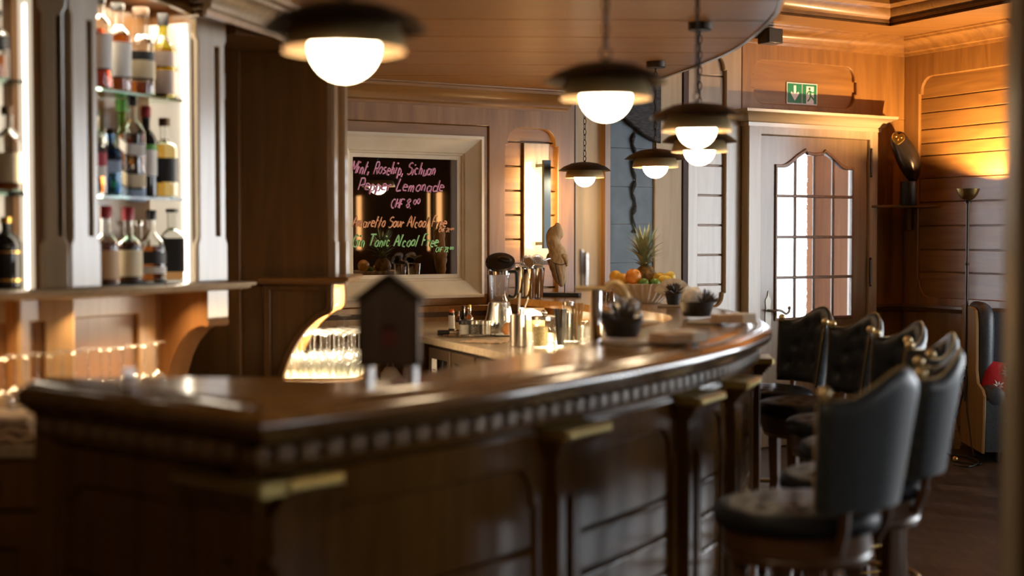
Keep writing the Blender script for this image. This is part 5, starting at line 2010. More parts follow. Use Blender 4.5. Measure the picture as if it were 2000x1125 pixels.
def blades(count, seed, mat, name, lens, outs):
    rnd = random.Random(seed)
    m = MB()
    for i in range(count):
        t = i / count
        a = i * 2.39996 + rnd.uniform(-0.2, 0.2)
        L = lens(t) * rnd.uniform(0.85, 1.12)
        o = outs(t) * rnd.uniform(0.8, 1.25)
        w = 0.0115 * (0.75 + 0.5 * rnd.random())
        d = Vector((cos(a), sin(a), 0))
        sd = Vector((-sin(a), cos(a), 0))
        base = top + d * 0.014 + Vector((0, 0, 0.05 * t - 0.004))
        L2 = []
        for kk in range(8):
            s = kk / 7
            c = base + d * (o * (s ** 1.7)) + Vector((0, 0, L * (s - 0.35 * o / max(L, 0.01) * s ** 2.4 * 0.8)))
            ww = w * (1 - s) ** 0.7 * (0.8 + 0.6 * min(s * 3, 1))
            L2.append([m.v(c - sd * ww), m.v(c + d * -0.003 * (1 - s)), m.v(c + sd * ww)])
        for A, B in zip(L2, L2[1:]):
            m.face([A[0], A[1], B[1], B[0]])
            m.face([A[1], A[2], B[2], B[1]])
    return m.build(name, mat, pa, 80)


blades(46, 3, m_leaf, 'leaf_crown', lambda t: 0.05 + 0.17 * t ** 0.8, lambda t: 0.115 - 0.06 * t)
blades(16, 9, m_leafdry, 'dry_leaves', lambda t: 0.035 + 0.13 * t, lambda t: 0.125 - 0.03 * t)

# chrome cups by the bowl
pr = None
for i, (u, v) in enumerate(((1179, 586), (1192, 588), (1186, 582))):
    q = bt_(u, v)
    if pr is None:
        m = MB()
        m.lathe([(0.026, 0), (0.027, 0.0), (0.020, 0.045), (0.014, 0.055), (0, 0.056), (0, 0.054), (0.013, 0.053), (0.019, 0.044), (0.026, 0.0)], 20)
        pr = m.build('jigger', m_chrome, None)
        s = pr
    else:
        s = copy_tree(pr)
    s.location = q
    tag(s, 'small upturned chrome measure on the bar by the fruit bowl', 'measuring cup', 'chrome measures')


def crumple(name, parent, mat, c, r, s=(1, 1, 1), amp=0.25, seed=1, sub=3):
    bm = bmesh.new()
    bmesh.ops.create_icosphere(bm, subdivisions=sub, radius=r)
    rnd = random.Random(seed)
    from mathutils import noise
    for v in bm.verts:
        n = noise.noise(v.co * (1.6 / r) + Vector((seed * 7.1, 0, 0))) * amp + noise.noise(v.co * (4.2 / r) + Vector((0, seed * 3.3, 0))) * amp * 0.6
        v.co *= 1 + n
        v.co = Vector((v.co.x * s[0] + c[0], v.co.y * s[1] + c[1], v.co.z * s[2] + c[2]))
    m = MB()
    m.bm.free()
    m.bm = bm
    return m.build(name, mat, parent, 10)


def cone_scales(parent, c, r, seed):
    rnd = random.Random(seed)
    m = MB()
    for i in range(34):
        a = rnd.uniform(0, 2 * pi)
        e = rnd.uniform(0.1, 1.4)
        d = Vector((cos(a) * cos(e), sin(a) * cos(e), sin(e)))
        b = Vector(c) + d * r * 0.35
        m.tube([b, b + d * r * 0.45, b + d * r * 0.9], [0.006, 0.0055, 0.001], 5)
    return m.build('pine_cone', m_nut, parent, 30)


def iron_bowl(name, label, u, v, w, h, group):
    q = bt_(u, v)
    q.z += 0.0095
    r = w / 2 / 2778 * q.y
    o = thing(name, label, 'bowl', q, 0, group)
    m = MB()
    m.lathe([(0, 0), (r * 0.70, 0), (r * 0.76, 0.004), (r * 0.98, h), (r, h + 0.004), (r * 0.95, h + 0.004), (r * 0.72, 0.007), (0, 0.007)], 36)
    m.build('bowl_body', m_iron, o)
    return o, r


def setting(name, label, u, v, L, D, rz, group):
    q = bt_(u, v)
    o = thing(name, label, 'tray', q, rz, group)
    m = MB()
    rr = 0.02
    pts = []
    for cx, cy, a0 in ((L / 2 - rr, D / 2 - rr, 0), (-L / 2 + rr, D / 2 - rr, 90), (-L / 2 + rr, -D / 2 + rr, 180), (L / 2 - rr, -D / 2 + rr, 270)):
        for k in range(5):
            a = radians(a0 + 22.5 * k)
            pts.append((cx + rr * cos(a), cy + rr * sin(a)))
    m.prism(pts, 0, 0.009)
    m.build('slab', pbsdf('grey stoneware', (0.28, 0.23, 0.18), 0.45), o, bevel=0.002)
    return o


def napkin(name, label, q, rz, L=0.155, W=0.10, hgt=0.032):
    o = thing(name, label, 'napkin', q, rz, 'rolled napkins on the bar')
    m = MB()
    for k in range(3):
        z0 = k * hgt / 3
        sec = [(-W / 2, z0 + 0.001), (-W / 2 - 0.004, z0 + hgt / 6), (-W / 2, z0 + hgt / 3 - 0.0008), (W / 2 - 0.004 * k, z0 + hgt / 3 - 0.0008), (W / 2 - 0.004 * k, z0 + 0.001)]
        a = [m.v((-L / 2, y, z)) for y, z in sec]
        b = [m.v((L / 2, y + 0.004, z)) for y, z in sec]
        m.face(a[::-1])
        m.face(b)
        for i in range(5):
            m.face([a[i], a[(i + 1) % 5], b[(i + 1) % 5], b[i]])
    m.build('linen', m_linen, o, bevel=0.002)
    m = MB()
    m.box(L / 2 - 0.05, L / 2 + 0.002, -W / 2 - 0.006, W / 2 + 0.006, -0.0, hgt + 0.003)
    m.build('paper_band', m_paper, o, bevel=0.002)
    return o


setting('serving_slab', 'grey slab under the nearest black bowl and napkin on the bar', 1275, 670, 0.34, 0.15, 0.55, 'serving slabs')
b1, r1 = iron_bowl('snack_bowl', 'nearest black iron bowl on the bar, filled with crumpled film', 1215, 664, 84, 0.056, 'black bowls on the bar')
q = b1.location
cw = thing('wrapped_snack', 'crumpled clear film bag with dark cones in the nearest black bowl', 'snack', (q.x, q.y, q.z + 0.008), 0, 'wrapped snacks')
crumple('film_wrap', cw, m_film, (0.012, 0.012, 0.078), 0.046, (1.05, 0.9, 0.95), 0.5, 3)
cone_scales(cw, (-0.005, -0.02, 0.035), 0.068, 4)
napkin('rolled_napkin', 'sand linen napkin with white paper band beside the nearest black bowl', at_z(1321, 668, TZ + 0.0095) + (TZ + 0.0095,), 0.45)
setting('serving_slab', 'grey slab under the middle black bowl and napkin on the bar', 1394, 630, 0.33, 0.15, 1.15, 'serving slabs')
b2, r2 = iron_bowl('snack_bowl', 'middle black iron bowl on the bar with white wrap and dark cones', 1361, 622, 70, 0.058, 'black bowls on the bar')
q = b2.location
cw = thing('wrapped_snack', 'white paper wrap with dark cones in the middle black bowl', 'snack', (q.x, q.y, q.z + 0.008), 0, 'wrapped snacks')
crumple('paper_wrap', cw, m_paper, (-0.018, 0.0, 0.07), 0.045, (1, 0.9, 1), 0.22, 6)
cone_scales(cw, (0.03, -0.01, 0.035), 0.058, 8)
napkin('rolled_napkin', 'sand linen napkin with white paper band at the curved bar end', at_z(1430, 630, TZ + 0.0095) + (TZ + 0.0095,), 0.2, 0.15)
setting('serving_slab', 'small grey slab under the furthest black bowl by the fruit bowl', 1314, 599, 0.16, 0.14, 1.4, 'serving slabs')
b3, r3 = iron_bowl('snack_bowl', 'furthest black iron bowl next to the fruit bowl, with a paper fan', 1315, 598, 32, 0.052, 'black bowls on the bar')
q = b3.location
cw = thing('wrapped_snack', 'pale pleated paper fan with dark twigs in the furthest black bowl', 'snack', (q.x, q.y, q.z + 0.008), 0, 'wrapped snacks')
m = MB()
for i in range(12):
    a0, a1 = pi * (0.12 + 0.76 * i / 12), pi * (0.12 + 0.76 * (i + 1) / 12)
    y0, y1 = (0.008 if i % 2 else -0.008), (-0.008 if i % 2 else 0.008)
    v = [m.v((0.012 * cos(a0), y0 * 0.3, 0.02)), m.v((0.012 * cos(a1), y1 * 0.3, 0.02)), m.v((0.10 * cos(a1), y1, 0.02 + 0.10 * sin(a1))), m.v((0.10 * cos(a0), y0, 0.02 + 0.10 * sin(a0)))]
    m.face(v)
f = m.build('paper_fan', m_bowl, cw, 10)
md = f.modifiers.new('s', 'SOLIDIFY')
md.thickness = 0.0015
cone_scales(cw, (0.0, -0.035, 0.045), 0.045, 12)

# little wooden house on the near end of the bar
chl = thing('wooden_house', 'small dark wooden house with gabled roof and red doorway on the bar', 'ornament', (-0.287, 3.335, TZ), 0.02)
m = MB()
ww, hh, dd = 0.070, 0.155, 0.05
z0 = 0.04
m.plate([[(-ww, z0), (ww, z0), (ww, z0 + hh), (0, z0 + hh + 0.05), (-ww, z0 + hh)], rect(-0.016, 0.018, z0 + 0.045, z0 + 0.095)], 0.008, -dd, 0.0)
m.plate([[(-ww, z0), (ww, z0), (ww, z0 + hh), (0, z0 + hh + 0.05), (-ww, z0 + hh)]], 0.008, dd - 0.008)
m.box(-ww, -ww + 0.008, -dd, dd, z0, z0 + hh)
m.box(ww - 0.008, ww, -dd, dd, z0, z0 + hh)
m.box(-ww, ww, -dd, dd, z0, z0 + 0.008)
hw_ = wood('unlit dark house boards', (0.022, 0.010, 0.004), (0.042, 0.02, 0.008), 'z', 0.5, 0.0)  # darkened to stand in for shade on the unlit front
m.build('walls', hw_, chl)
m = MB()
m.box(-0.02, 0.022, -dd + 0.01, -dd + 0.014, z0 + 0.04, z0 + 0.10)
m.build('red_doorway', pbsdf('dark red lacquer', (0.07, 0.005, 0.004), 0.5), chl)
m = MB()
for s in (-1, 1):
    v = [(0, z0 + hh + 0.052), (s * (ww + 0.014), z0 + hh - 0.010), (s * (ww + 0.016), z0 + hh - 0.001), (0, z0 + hh + 0.064)]
    a = [m.v((x, -dd - 0.015, z)) for x, z in v]
    b = [m.v((x, dd + 0.015, z)) for x, z in v]
    m.face(a)
    m.face(b[::-1])
    for i in range(4):
        m.face([a[i], b[i], b[(i + 1) % 4], a[(i + 1) % 4]])
m.build('roof', wood('dark house roof', (0.016, 0.009, 0.005), (0.03, 0.016, 0.008), 'y', 0.55, 0.0), chl)
for sx in (-1, 1):
    for sy in (-1, 1):
        m = MB()
        m.tube([(sx * 0.052, sy * 0.035, 0), (sx * 0.052, sy * 0.035, 0.042)], 0.012, 14)
        m.build('leg', m_steel, chl)
# votive candle glass
cd = thing('candle_glass', 'small white candle glass standing alone on the near bar end', 'candle', (*bt_(253, 757).xy, TZ))
m = MB()
m.lathe([(0, 0), (0.014, 0), (0.015, 0.002), (0.015, 0.040), (0.0135, 0.042), (0.0135, 0.030), (0, 0.030)], 24)
m.build('glass_body', pbsdf('frosted white glass', (0.85, 0.85, 0.9), 0.3, Transmission_Weight=0.35), cd)
m = MB()
m.lathe([(0, 0.0305), (0.013, 0.0305), (0.012, 0.033), (0, 0.034)], 16)
m.build('wax', emis('lit candle wax', (1.0, 0.92, 0.85), 5.0), cd)
# folded cloth on the back counter
cl = thing('folded_cloth', 'crumpled beige cloth on the back counter beyond the bar end', 'cloth', (-1.405, 4.03, 0.8755))
m = MB()
N = 14
for lay in range(3):
    g = [[m.v((-0.09 + 0.17 * i / N - 0.01 * lay, -0.10 + 0.2 * j / N, 0.012 + 0.024 * lay + 0.007 * sin(i * 1.1 + lay) * cos(j * 0.8 + lay * 2))) for j in range(N + 1)] for i in range(N + 1)]
    for i in range(N):
        for j in range(N):
            m.face([g[i][j], g[i + 1][j], g[i + 1][j + 1], g[i][j + 1]])
f = m.build('fabric', m_linen, cl, 80)
md = f.modifiers.new('s', 'SOLIDIFY')
md.thickness = 0.02
md.offset = 0
# hanging bag
bg = thing('plastic_bag', 'white plastic carrier bag hanging on a hook below the mirror', 'bag', (-0.640, 7.45, 0.0))
ag = at_y(742, 698, 7.45)[1]
m = MB()
m.lathe([(0, ag - 0.24), (0.06, ag - 0.235), (0.075, ag - 0.18), (0.062, ag - 0.10), (0.03, ag - 0.055), (0.02, ag - 0.05), (0, ag - 0.05)], 28, wob=lambda a, z: 1 + 0.12 * sin(7 * a + 60 * z))
for v in m.bm.verts:
    v.co.y *= 0.5
m.build('bag_body', pbsdf('white plastic film', (0.75, 0.72, 0.66), 0.4), bg, 60)
m = MB()
for s in (-1, 1):
    m.tube(catmull([(s * 0.018, 0, ag - 0.055), (s * 0.012, 0, ag - 0.02), (0, 0, ag), (s * 0.004, 0.01, ag - 0.02), (s * 0.02, 0.01, ag - 0.055)], 4), 0.004, 6)
m.build('bag_handle', MATS['white plastic film'], bg)
m = MB()
m.tube([(0, 0.03, ag + 0.006), (0, 0.0, ag - 0.004), (0, -0.012, ag + 0.004)], 0.004, 8)
m.build('hook', m_steel, bg)

# ============================================================ bar stools
STOOLS = [(0.745, 3.705, -41, 'nearest bar stool, its grey leather back turned to the camera'),
          (1.01, 4.19, -15, 'second nearest bar stool, mostly hidden behind the nearest one'),
          (1.19, 4.81, -6, 'third nearest bar stool, only its tufted rim showing among the others'),
          (1.264, 5.42, 2, 'fourth nearest bar stool, two brass balls on its shoulders, before the corner'),
          (1.255, 6.0, 10, 'second furthest bar stool, beside the lower half of the door'),
          (1.165, 6.50, 18, 'furthest bar stool, in front of the glazed door')]


def make_stool():
    o = thing('bar_stool', STOOLS[0][3], 'bar stool', (0, 0, 0), 0, 'bar stools along the bar')
    # seat cushion with buttoned dimples
    m = MB()
    rings = []
    NS = 48
    dim = [(0.0, 0.0)] + [(0.085 * cos(a), 0.085 * sin(a)) for a in [2 * pi * k / 6 for k in range(6)]] + [(0.15 * cos(a), 0.15 * sin(a)) for a in [2 * pi * (k + 0.5) / 10 for k in range(10)]]

    def zt(x, y):
        r = hypot(x, y)
        z = 0.775 - 0.030 * (r / 0.215) ** 4
        for a, b in dim:
            d = hypot(x - a, y - b)
            z -= 0.012 * math.exp(-(d / 0.014) ** 2) + 0.004 * math.exp(-(d / 0.035) ** 2)
        return z
    c = m.v((0, 0, zt(0, 0)))
    prev = None
    for i in range(1, 17):
        r = 0.205 * i / 16
        ring = [m.v((r * cos(2 * pi * k / NS), r * sin(2 * pi * k / NS), zt(r * cos(2 * pi * k / NS), r * sin(2 * pi * k / NS)))) for k in range(NS)]
        for k in range(NS):
            if prev:
                m.face([prev[k], prev[(k + 1) % NS], ring[(k + 1) % NS], ring[k]])
            else:
                m.face([c, ring[k], ring[(k + 1) % NS]])
        prev = ring
    for r, z in ((0.214, 0.735), (0.217, 0.722), (0.214, 0.708), (0.205, 0.699), (0.19, 0.697)):
        ring = [m.v((r * cos(2 * pi * k / NS), r * sin(2 * pi * k / NS), z)) for k in range(NS)]
        for k in range(NS):
            m.face([prev[k], prev[(k + 1) % NS], ring[(k + 1) % NS], ring[k]])
        prev = ring
    m.face(prev[::-1])
    s = m.build('seat', m_leather, o, 70)
    m = MB()
    for a, b in dim:
        m.sphere((a, b, zt(a, b) + 0.003), 0.006, 8, 6, (1, 1, 0.6))
    m.build('buttons', m_leather, s)
    m = MB()
    m.lathe([(0.0, 0.697), (0.195, 0.697), (0.195, 0.645), (0.188, 0.640), (0.192, 0.632), (0.186, 0.615), (0.15, 0.612), (0.0, 0.612)], 40)
    m.build('seat_ring', wd_stool, o)
    for k in range(4):
        a = radians(45 + 90 * k)
        m = MB()
        m.M = Matrix.Rotation(a, 4, 'Z')
        for (r0, z0, w0), (r1, z1, w1) in (((0.155, 0.614, 0.021), (0.150, 0.40, 0.018)), ((0.150, 0.40, 0.018), (0.205, 0.0, 0.014))):
            A = [m.v((r0 + i * w0, j * w0, z0)) for i, j in ((-1, -1), (1, -1), (1, 1), (-1, 1))]
            B = [m.v((r1 + i * w1, j * w1, z1)) for i, j in ((-1, -1), (1, -1), (1, 1), (-1, 1))]
            for q in range(4):
                m.face([A[q], B[q], B[(q + 1) % 4], A[(q + 1) % 4]])
            if z0 > 0.6:
                m.face(A)
            if z1 < 0.01:
                m.face(B[::-1])
        m.build('leg', wd_stool, o, 30, 0.003)
    m = MB()
    m.tube([(0.188 * cos(2 * pi * k / 40), 0.188 * sin(2 * pi * k / 40), 0.30) for k in range(40)], 0.009, 10, closed=True)
    m.build('foot_ring', m_brassd, o)
    m = MB()
    m.tube([(0.175 * cos(2 * pi * k / 40), 0.175 * sin(2 * pi * k / 40), 0.20) for k in range(40)], 0.005, 8, closed=True)
    m.build('stretcher_ring', m_brassd, o)
    # back
    A = radians(50)
    ZB = 0.775

    def top(a):
        t = abs(a) / A
        return 1.055 + 0.072 * (0.5 + 0.5 * cos(pi * min(1, t / 0.80)))

    def pt(a, f, r):
        z = ZB + (top(a) - ZB) * f
        return Vector(((r + 0.055 * (z - ZB) / 0.35) * cos(a), (r + 0.055 * (z - ZB) / 0.35) * sin(a), z))
    na, nf = 44, 18
    tuft = [(radians(t), f) for f, ts in ((0.30, (-36, -18, 0, 18, 36)), (0.56, (-27, -9, 9, 27)), (0.80, (-18, 0, 18))) for t in ts]

    def inner(a, f):
        r = 0.212
        for ta, tf in tuft:
            d2 = ((a - ta) * 0.24) ** 2 + ((f - tf) * 0.32) ** 2
            r += 0.018 * math.exp(-d2 / 0.00045) + 0.007 * math.exp(-d2 / 0.003)
        e = min(1, (1 - abs(a) / A) / 0.12, (1 - f) / 0.14 + 0.02, f / 0.08 + 0.1)
        return r + 0.022 * (1 - max(0, e)) ** 1.5
    m = MB()
    g = [[m.v(pt(-A + 2 * A * i / na, j / nf, inner(-A + 2 * A * i / na, j / nf))) for j in range(nf + 1)] for i in range(na + 1)]
    q = [[m.v(pt(-A + 2 * A * i / na, j / nf, 0.2405)) for j in range(nf + 1)] for i in range(na + 1)]
    for i in range(na):
        for j in range(nf):
            m.face([g[i][j], g[i][j + 1], g[i + 1][j + 1], g[i + 1][j]])
    for i in range(na):
        m.face([g[i][nf], q[i][nf], q[i + 1][nf], g[i + 1][nf]])
        m.face([g[i][0], g[i + 1][0], q[i + 1][0], q[i][0]])
    for j in range(nf):
        m.face([g[0][j], q[0][j], q[0][j + 1], g[0][j + 1]])
        m.face([g[na][j], g[na][j + 1], q[na][j + 1], q[na][j]])
    for i in range(na):
        for j in range(nf):
            m.face([q[i][j], q[i + 1][j], q[i + 1][j + 1], q[i][j + 1]])
    bk = m.build('backrest', m_leather, o, 60)
    m = MB()
    g = [[m.v(pt((-A + 2 * A * i / na), j / nf, 0.2415)) for j in range(nf + 1)] for i in range(na + 1)]
    e = lambda a, f: 0.262 - 0.02 * max(0, abs(a) / A - 0.9) / 0.1 - 0.018 * max(0, f - 0.93) / 0.07
    q = [[m.v(pt((-A + 2 * A * i / na), j / nf, e(-A + 2 * A * i / na, j / nf))) for j in range(nf + 1)] for i in range(na + 1)]
    for G, fl in ((g, 0), (q, 1)):
        for i in range(na):
            for j in range(nf):
                m.face([G[i][j], G[i][j + 1], G[i + 1][j + 1], G[i + 1][j]][::(-1 if fl else 1)])
    for i in range(na):
        m.face([g[i][nf], q[i][nf], q[i + 1][nf], g[i + 1][nf]])
        m.face([g[i][0], g[i + 1][0], q[i + 1][0], q[i][0]])
    for j in range(nf):
        m.face([g[0][j], q[0][j], q[0][j + 1], g[0][j + 1]])
        m.face([g[na][j], g[na][j + 1], q[na][j + 1], q[na][j]])
    m.build('outer_back', m_leatherg, bk, 60)['label'] = 'grey blue leather outer shell'
    m = MB()
    for s in (-1, 1):
        for j in range(1, 27):
            m.sphere(pt(s * A * 1.003, j / 27.0, 0.232), 0.0042, 6, 4)
    for i in range(0, 61):
        a = -A + 2 * A * i / 60
        m.sphere(pt(a, 1.0, 0.2405), 0.0036, 6, 4)
    m.build('nail_trim', m_brassd, bk)
    for s in (-1, 1):
        m = MB()
        c = pt(s * A * 0.93, 1.0, 0.228)
        m.sphere(c + Vector((0, 0, 0.015)), 0.0165, 16, 10)
        m.lathe([(0, -0.004), (0.009, -0.004), (0.010, 0.004), (0, 0.006)], 12, c)
        m.build('ball_finial', m_brass, bk)
    for s in (-1, 1):
        m = MB()
        a = radians(30) * s
        m.tube([(0.20 * cos(a), 0.20 * sin(a), 0.66), (0.228 * cos(a), 0.228 * sin(a), 0.72), (0.238 * cos(a), 0.238 * sin(a), 0.79)], 0.013, 10)
        m.build('back_post', wd_stool, o)
    return o


st0 = make_stool()
for i, (x, y, a, lb) in enumerate(STOOLS):
    o = st0 if i == 0 else copy_tree(st0)
    o.location = (x, y, 0)
    o.rotation_euler.z = radians(a)
    o['label'] = lb

# ============================================================ corner: owl on its shelf, floor lamp, armchair, leaning frame
cs = thing('corner_shelf', 'small triangular wooden corner shelf carrying the owl', 'shelf', (2.895, 10.42, 1.66))
aW, aR = radians(WA + 180), radians(RA)
pA = Vector((0.40 * cos(aW), 0.40 * sin(aW)))
pB = Vector((0.34 * cos(aR), 0.34 * sin(aR)))
m = MB()
m.prism([(0, 0.0), (pA.x, pA.y), (pA.x * 0.9 + 0.03, pA.y * 0.9 - 0.05), ((pA.x + pB.x) * 0.52 + 0.0, (pA.y + pB.y) * 0.52), (pB.x * 0.92 - 0.03, pB.y * 0.92 - 0.02), (pB.x, pB.y)], 0, 0.018)
m.build('shelf_board', wd_deep, cs, bevel=0.003)
m = MB()
m.box(-0.03, 0.0, -0.10, -0.01, -0.16, 0)
m.build('support', wd_deep, cs)
OW = Vector((2.825, 10.15, 1.6785))
ow = thing('owl_sculpture', 'dark bronze owl with gold face perched on a black plinth in the corner', 'sculpture', OW, 0.0)
m = MB()
m.lathe([(0, 0), (0.058, 0), (0.060, 0.003), (0.056, 0.165), (0.052, 0.168), (0, 0.168)], 14, wob=lambda a, z: 1 + 0.05 * sin(5 * a))
m.build('plinth', m_black, ow)
m = MB()
spine = [(0.035, 0, 0.160, 0.020), (0.032, 0, 0.185, 0.038), (0.025, 0, 0.225, 0.058), (0.010, 0, 0.28, 0.074), (-0.010, 0, 0.335, 0.080), (-0.035, 0, 0.39, 0.076), (-0.058, 0, 0.43, 0.068), (-0.074, 0, 0.465, 0.062), (-0.084, 0, 0.495, 0.050), (-0.09, 0, 0.512, 0.030), (-0.094, 0, 0.522, 0.006)]
P3 = catmull([s[:3] for s in spine], 4)
R3 = [max(0.004, q.x) for q in catmull([(s[3], 0, 0) for s in spine], 4)]
m.tube(P3, R3, 28)
m.build('body', m_bronzeowl, ow, 80)
m = MB()
face = catmull([(0, -0.036), (0.020, -0.022), (0.034, 0.0), (0.030, 0.024), (0.014, 0.030), (0, 0.020), (-0.014, 0.030), (-0.030, 0.024), (-0.034, 0.0), (-0.020, -0.022)], 4, True)
m.plate([[(q[0], q[1]) for q in face]], 0.012, -0.006, 0.003)
for s in (-1, 1):
    m.sphere((s * 0.014, -0.007, 0.008), 0.008, 10, 8, (1, 0.6, 0.7))
m.tube([(0, -0.006, 0.004), (0, -0.012, -0.006), (0, -0.007, -0.016)], [0.003, 0.004, 0.001], 8)
f = m.build('face', m_gold, ow)
f.location = (-0.094, -0.058, 0.468)
f.rotation_euler = (radians(-8), radians(10), radians(-10))
f.scale = (1.3, 1.3, 1.3)
m = MB()
for s in (-1, 1):
    m.sphere((s * 0.014, -0.0115, 0.008), 0.004, 8, 6)
e = m.build('eyes', m_black, f)

fl_ = thing('floor_lamp', 'tall wrought iron floor lamp with brass uplight bowl in the corner', 'floor lamp', (3.04, 9.5, 0))
m = MB()
zr, zb = 1.772, 1.692
m.lathe([(0, zb), (0.018, zb), (0.045, zb + 0.018), (0.064, zb + 0.045), (0.077, zr), (0.0755, zr), (0.062, zb + 0.046), (0.043, zb + 0.021), (0, zb + 0.006)], 36)
m.build('lamp_bowl', m_brassd, fl_)
m = MB()
m.tube([(0, 0, 0.35), (0, 0, zb - 0.012)], 0.011, 12)
m.lathe([(0, zb - 0.02), (0.02, zb - 0.018), (0.022, zb - 0.008), (0.012, zb + 0.001), (0, zb + 0.001)], 16)
m.sphere((0, 0, 1.27), 0.016, 12, 8, (1, 1, 0.7))
m.sphere((0, 0, 0.58), 0.024, 12, 8, (1, 1, 0.6))
m.build('pole', m_bronze, fl_)
for k in range(3):
    a = 2 * pi * k / 3 + 0.5
    m = MB()
    m.tube([(r * cos(a), r * sin(a), z) for r, z in ((0.0, 0.56), (0.035, 0.50), (0.02, 0.40), (0.05, 0.28), (0.12, 0.16), (0.17, 0.05), (0.20, 0.012), (0.215, 0.02))], 0.008, 8)
    m.build('leg', m_bronze, fl_)
light('floor_lamp_bulb', 'POINT', (3.04, 9.5, 1.739), 165, (1.0, 0.60, 0.27), 0.012)

AC = (3.035, 9.07)
ac = thing('wing_armchair', 'grey leather wing armchair with wooden side at the window bay', 'armchair', (*AC, 0), radians(-4))
m = MB()
side = [(0.02, 0.06), (0.0, 0.43), (0.04, 0.47), (0.16, 0.50), (0.20, 0.58), (0.21, 0.90), (0.24, 0.97), (0.30, 0.99), (0.57, 0.99), (0.59, 0.06)]
b = MB()
b.plate([side], 0.02, 0.0, 0.003)
for v in b.bm.verts:
    x, y, z = v.co
    v.co = (y - 0.02, x, z)
b.build('side_panel', wood('honey oak side', (0.30, 0.17, 0.06), (0.42, 0.26, 0.10), 'z', 0.4, 0.2), ac)
m = MB()
m.tube(catmull([(0.055, 0.27, 0.42), (0.055, 0.26, 0.62), (0.055, 0.26, 0.85), (0.055, 0.28, 0.945), (0.055, 0.36, 0.97), (0.055, 0.5, 0.97)], 5), [0.05, 0.05, 0.051, 0.052, 0.053, 0.054, 0.055, 0.056, 0.057, 0.058, 0.058, 0.058, 0.058, 0.057, 0.056, 0.055, 0.054, 0.053, 0.052, 0.052, 0.051, 0.05, 0.05, 0.05, 0.05, 0.05], 16)
m.box(0.02, 0.09, 0.27, 0.56, 0.42, 0.95)
m.build('wing', m_leatherg, ac, 60, 0.012)
m = MB()
m.tube([(0.068, 0.03, 0.425), (0.068, 0.10, 0.43), (0.068, 0.30, 0.43)], 0.062, 20)
m.sphere((0.068, 0.03, 0.425), 0.062, 16, 10, (1, 0.35, 1))
m.box(0.005, 0.125, 0.02, 0.45, 0.07, 0.40)
m.build('armrest', m_leatherg, ac, 60, 0.01)
m = MB()
m.box(0.135, 0.585, 0.05, 0.44, 0.27, 0.375)
m.build('seat_cushion', m_leatherg, ac, 60, 0.03)
m = MB()
m.box(0.13, 0.59, 0.07, 0.56, 0.08, 0.262)
m.build('seat_base', m_leatherg, ac, 60, 0.01)
m = MB()
m.box(0.115, 0.605, 0.44, 0.57, 0.30, 0.97)
m.build('backrest', m_leatherg, ac, 60, 0.03)
for ch in list(ac.children):                  # the other side of the chair is the mirror image
    if ch.name.split('.')[0] in ('side_panel', 'wing', 'armrest'):
        me = ch.data.copy()
        me.transform(Matrix.Translation((0.72, 0, 0)) @ Matrix.Diagonal((-1, 1, 1, 1)))
        me.flip_normals()
        c = ch.copy()
        c.data = me
        COL.objects.link(c)
        c.parent = ac
for x, y in ((0.09, 0.06), (0.63, 0.06), (0.09, 0.54), (0.63, 0.54)):
    m = MB()
    m.tube([(x, y, 0), (x, y, 0.082)], [0.014, 0.019], 12)
    m.build('leg', m_black, ac)

cu = thing('cushion', 'red felt cushion with white edelweiss flowers on the armchair', 'cushion', (3.205, 9.28, 0.505), 0.0)
m = MB()
N = 18
S = 0.135
for sg in (-1, 1):
    g = []
    for i in range(N + 1):
        row = []
        for j in range(N + 1):
            a, b = -1 + 2 * i / N, -1 + 2 * j / N
            th = 0.055 * ((1 - a ** 4) * (1 - b ** 4)) ** 0.5
            pin = 1 - 0.06 * (1 - abs(a * b))
            row.append(m.v((a * S * (1 - 0.05 * (1 - b * b)), sg * th, b * S * (1 - 0.05 * (1 - a * a)))))
        g.append(row)
    for i in range(N):
        for j in range(N):
            m.face([g[i][j], g[i + 1][j], g[i + 1][j + 1], g[i][j + 1]])
m.build('cover', m_red, cu, 80)
for cx, cz, r in ((0.02, 0.050, 0.055), (-0.035, -0.050, 0.05), (0.075, -0.04, 0.045)):
    m = MB()
    for k in range(9):
        a = 2 * pi * k / 9
        L = r * (0.75 + 0.25 * (k % 2))
        y = -0.060
        p0 = [(0.004, 0), (L * 0.5, r * 0.13), (L, 0), (L * 0.5, -r * 0.13)]
        pl = []
        for px, pz in p0:
            X, Zz = cx + px * cos(a) - pz * sin(a), cz + px * sin(a) + pz * cos(a)
            aa, bb = min(1, abs(X / S)), min(1, abs(Zz / S))
            pl.append((X, -0.055 * max(0, (1 - aa ** 4) * (1 - bb ** 4)) ** 0.5 - 0.0025, Zz))
        m.face([m.v(q) for q in pl])
    f = m.build('edelweiss', m_felt, cu, 10)
    md = f.modifiers.new('s', 'SOLIDIFY')
    md.thickness = 0.002
cu.rotation_euler = (radians(-18), radians(8), radians(-6))

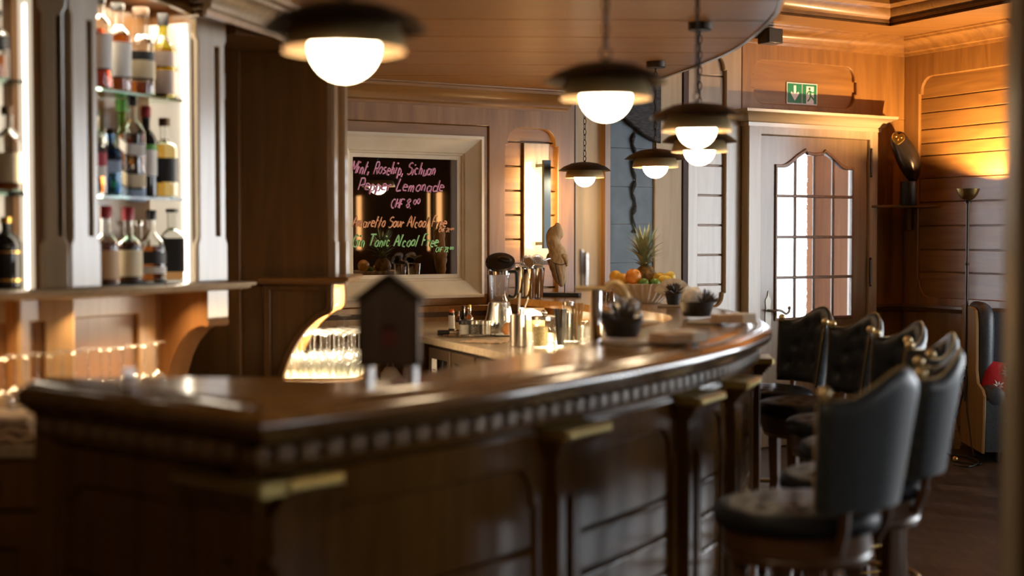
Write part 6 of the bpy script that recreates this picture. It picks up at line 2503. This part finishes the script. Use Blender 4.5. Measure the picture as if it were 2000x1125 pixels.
wf = thing('leaning_frame', 'notched light wooden frame leaning in the corner behind the stools', 'frame', (2.97, 9.72, 0.0), 0)
m = MB()
a0, a1 = Vector((0.075, 0, 0.015)), Vector((-0.045, 0.06, 0.60))
d = (a1 - a0)
for k in range(11):
    q0, q1 = a0 + d * (k / 11.0 + 0.004), a0 + d * ((k + 0.93) / 11.0)
    w = 0.042 - 0.0010 * k
    v = [m.v((q.x + s * w, q.y + t, q.z)) for q in (q0, q1) for s, t in ((-1, -0.012), (1, -0.012), (1, 0.012), (-1, 0.012))]
    for f in ((0, 1, 2, 3), (4, 5, 6, 7), (0, 1, 5, 4), (1, 2, 6, 5), (2, 3, 7, 6), (3, 0, 4, 7)):
        m.face([v[i] for i in f])
m.tube([a0, a1], 0.012, 8)
m.build('upright', wd_raw, wf)
m = MB()
m.box(-0.14, 0.10, -0.02, 0.02, 0.0, 0.045)
m.build('foot_board', wd_raw, wf)
for i, (pts, lb) in enumerate((([(2.93, 9.33, 0.008), (2.86, 9.15, 0.008), (2.97, 8.98, 0.008), (3.0, 9.2, 0.008), (2.95, 9.45, 0.02), (2.98, 9.55, 0.35), (3.03, 9.49, 0.52)], 'black lamp cord looping up to the floor lamp pole'),
                               ([(2.80, 9.5, 0.008), (2.90, 9.42, 0.008), (2.99, 9.30, 0.008), (3.0, 9.1, 0.008), (2.88, 8.9, 0.008), (2.80, 8.97, 0.008)], 'black cord lying coiled on the floor before the floor lamp'))):
    m = MB()
    m.tube(catmull(pts, 8), 0.0055, 8)
    tag(m.build('power_cord', m_rubber, None), lb, 'cord', 'cords in the corner')
m = MB()
m.sphere((0, 0, 0.02), 0.02, 14, 10, (1, 1, 1))
kb = m.build('brass_foot_ball', m_brassd, None)
kb.location = (2.855, 9.12, 0)
tag(kb, 'small brass ball on the floor by the leaning frame', 'ball')

# sconces on the far part of the right wall (seen in the mirror)
for i, s in enumerate((6.25, 8.0)):
    q = rw(s, 0.0)
    c = thing('wall_sconce', ['pair of upright light bars reflected in the mirror behind the amber line of the menu', 'pair of upright light bars reflected near the mirror edge'][i], 'wall lamp', (q.x, q.y, 1.62), radians(RA), 'reflected sconces')
    for dx in (-0.09, 0.09):
        m = MB()
        m.box(dx - 0.03, dx + 0.03, 0.0, 0.028, -0.32, 0.32)
        m.build('light_bar', emis('reflected light bar', (1.0, 0.50, 0.18), 3.0), c)
    m = MB()
    m.box(-0.03, 0.03, -0.03, 0.028, -0.34, 0.34)
    m.build('bar', m_bronze, c)
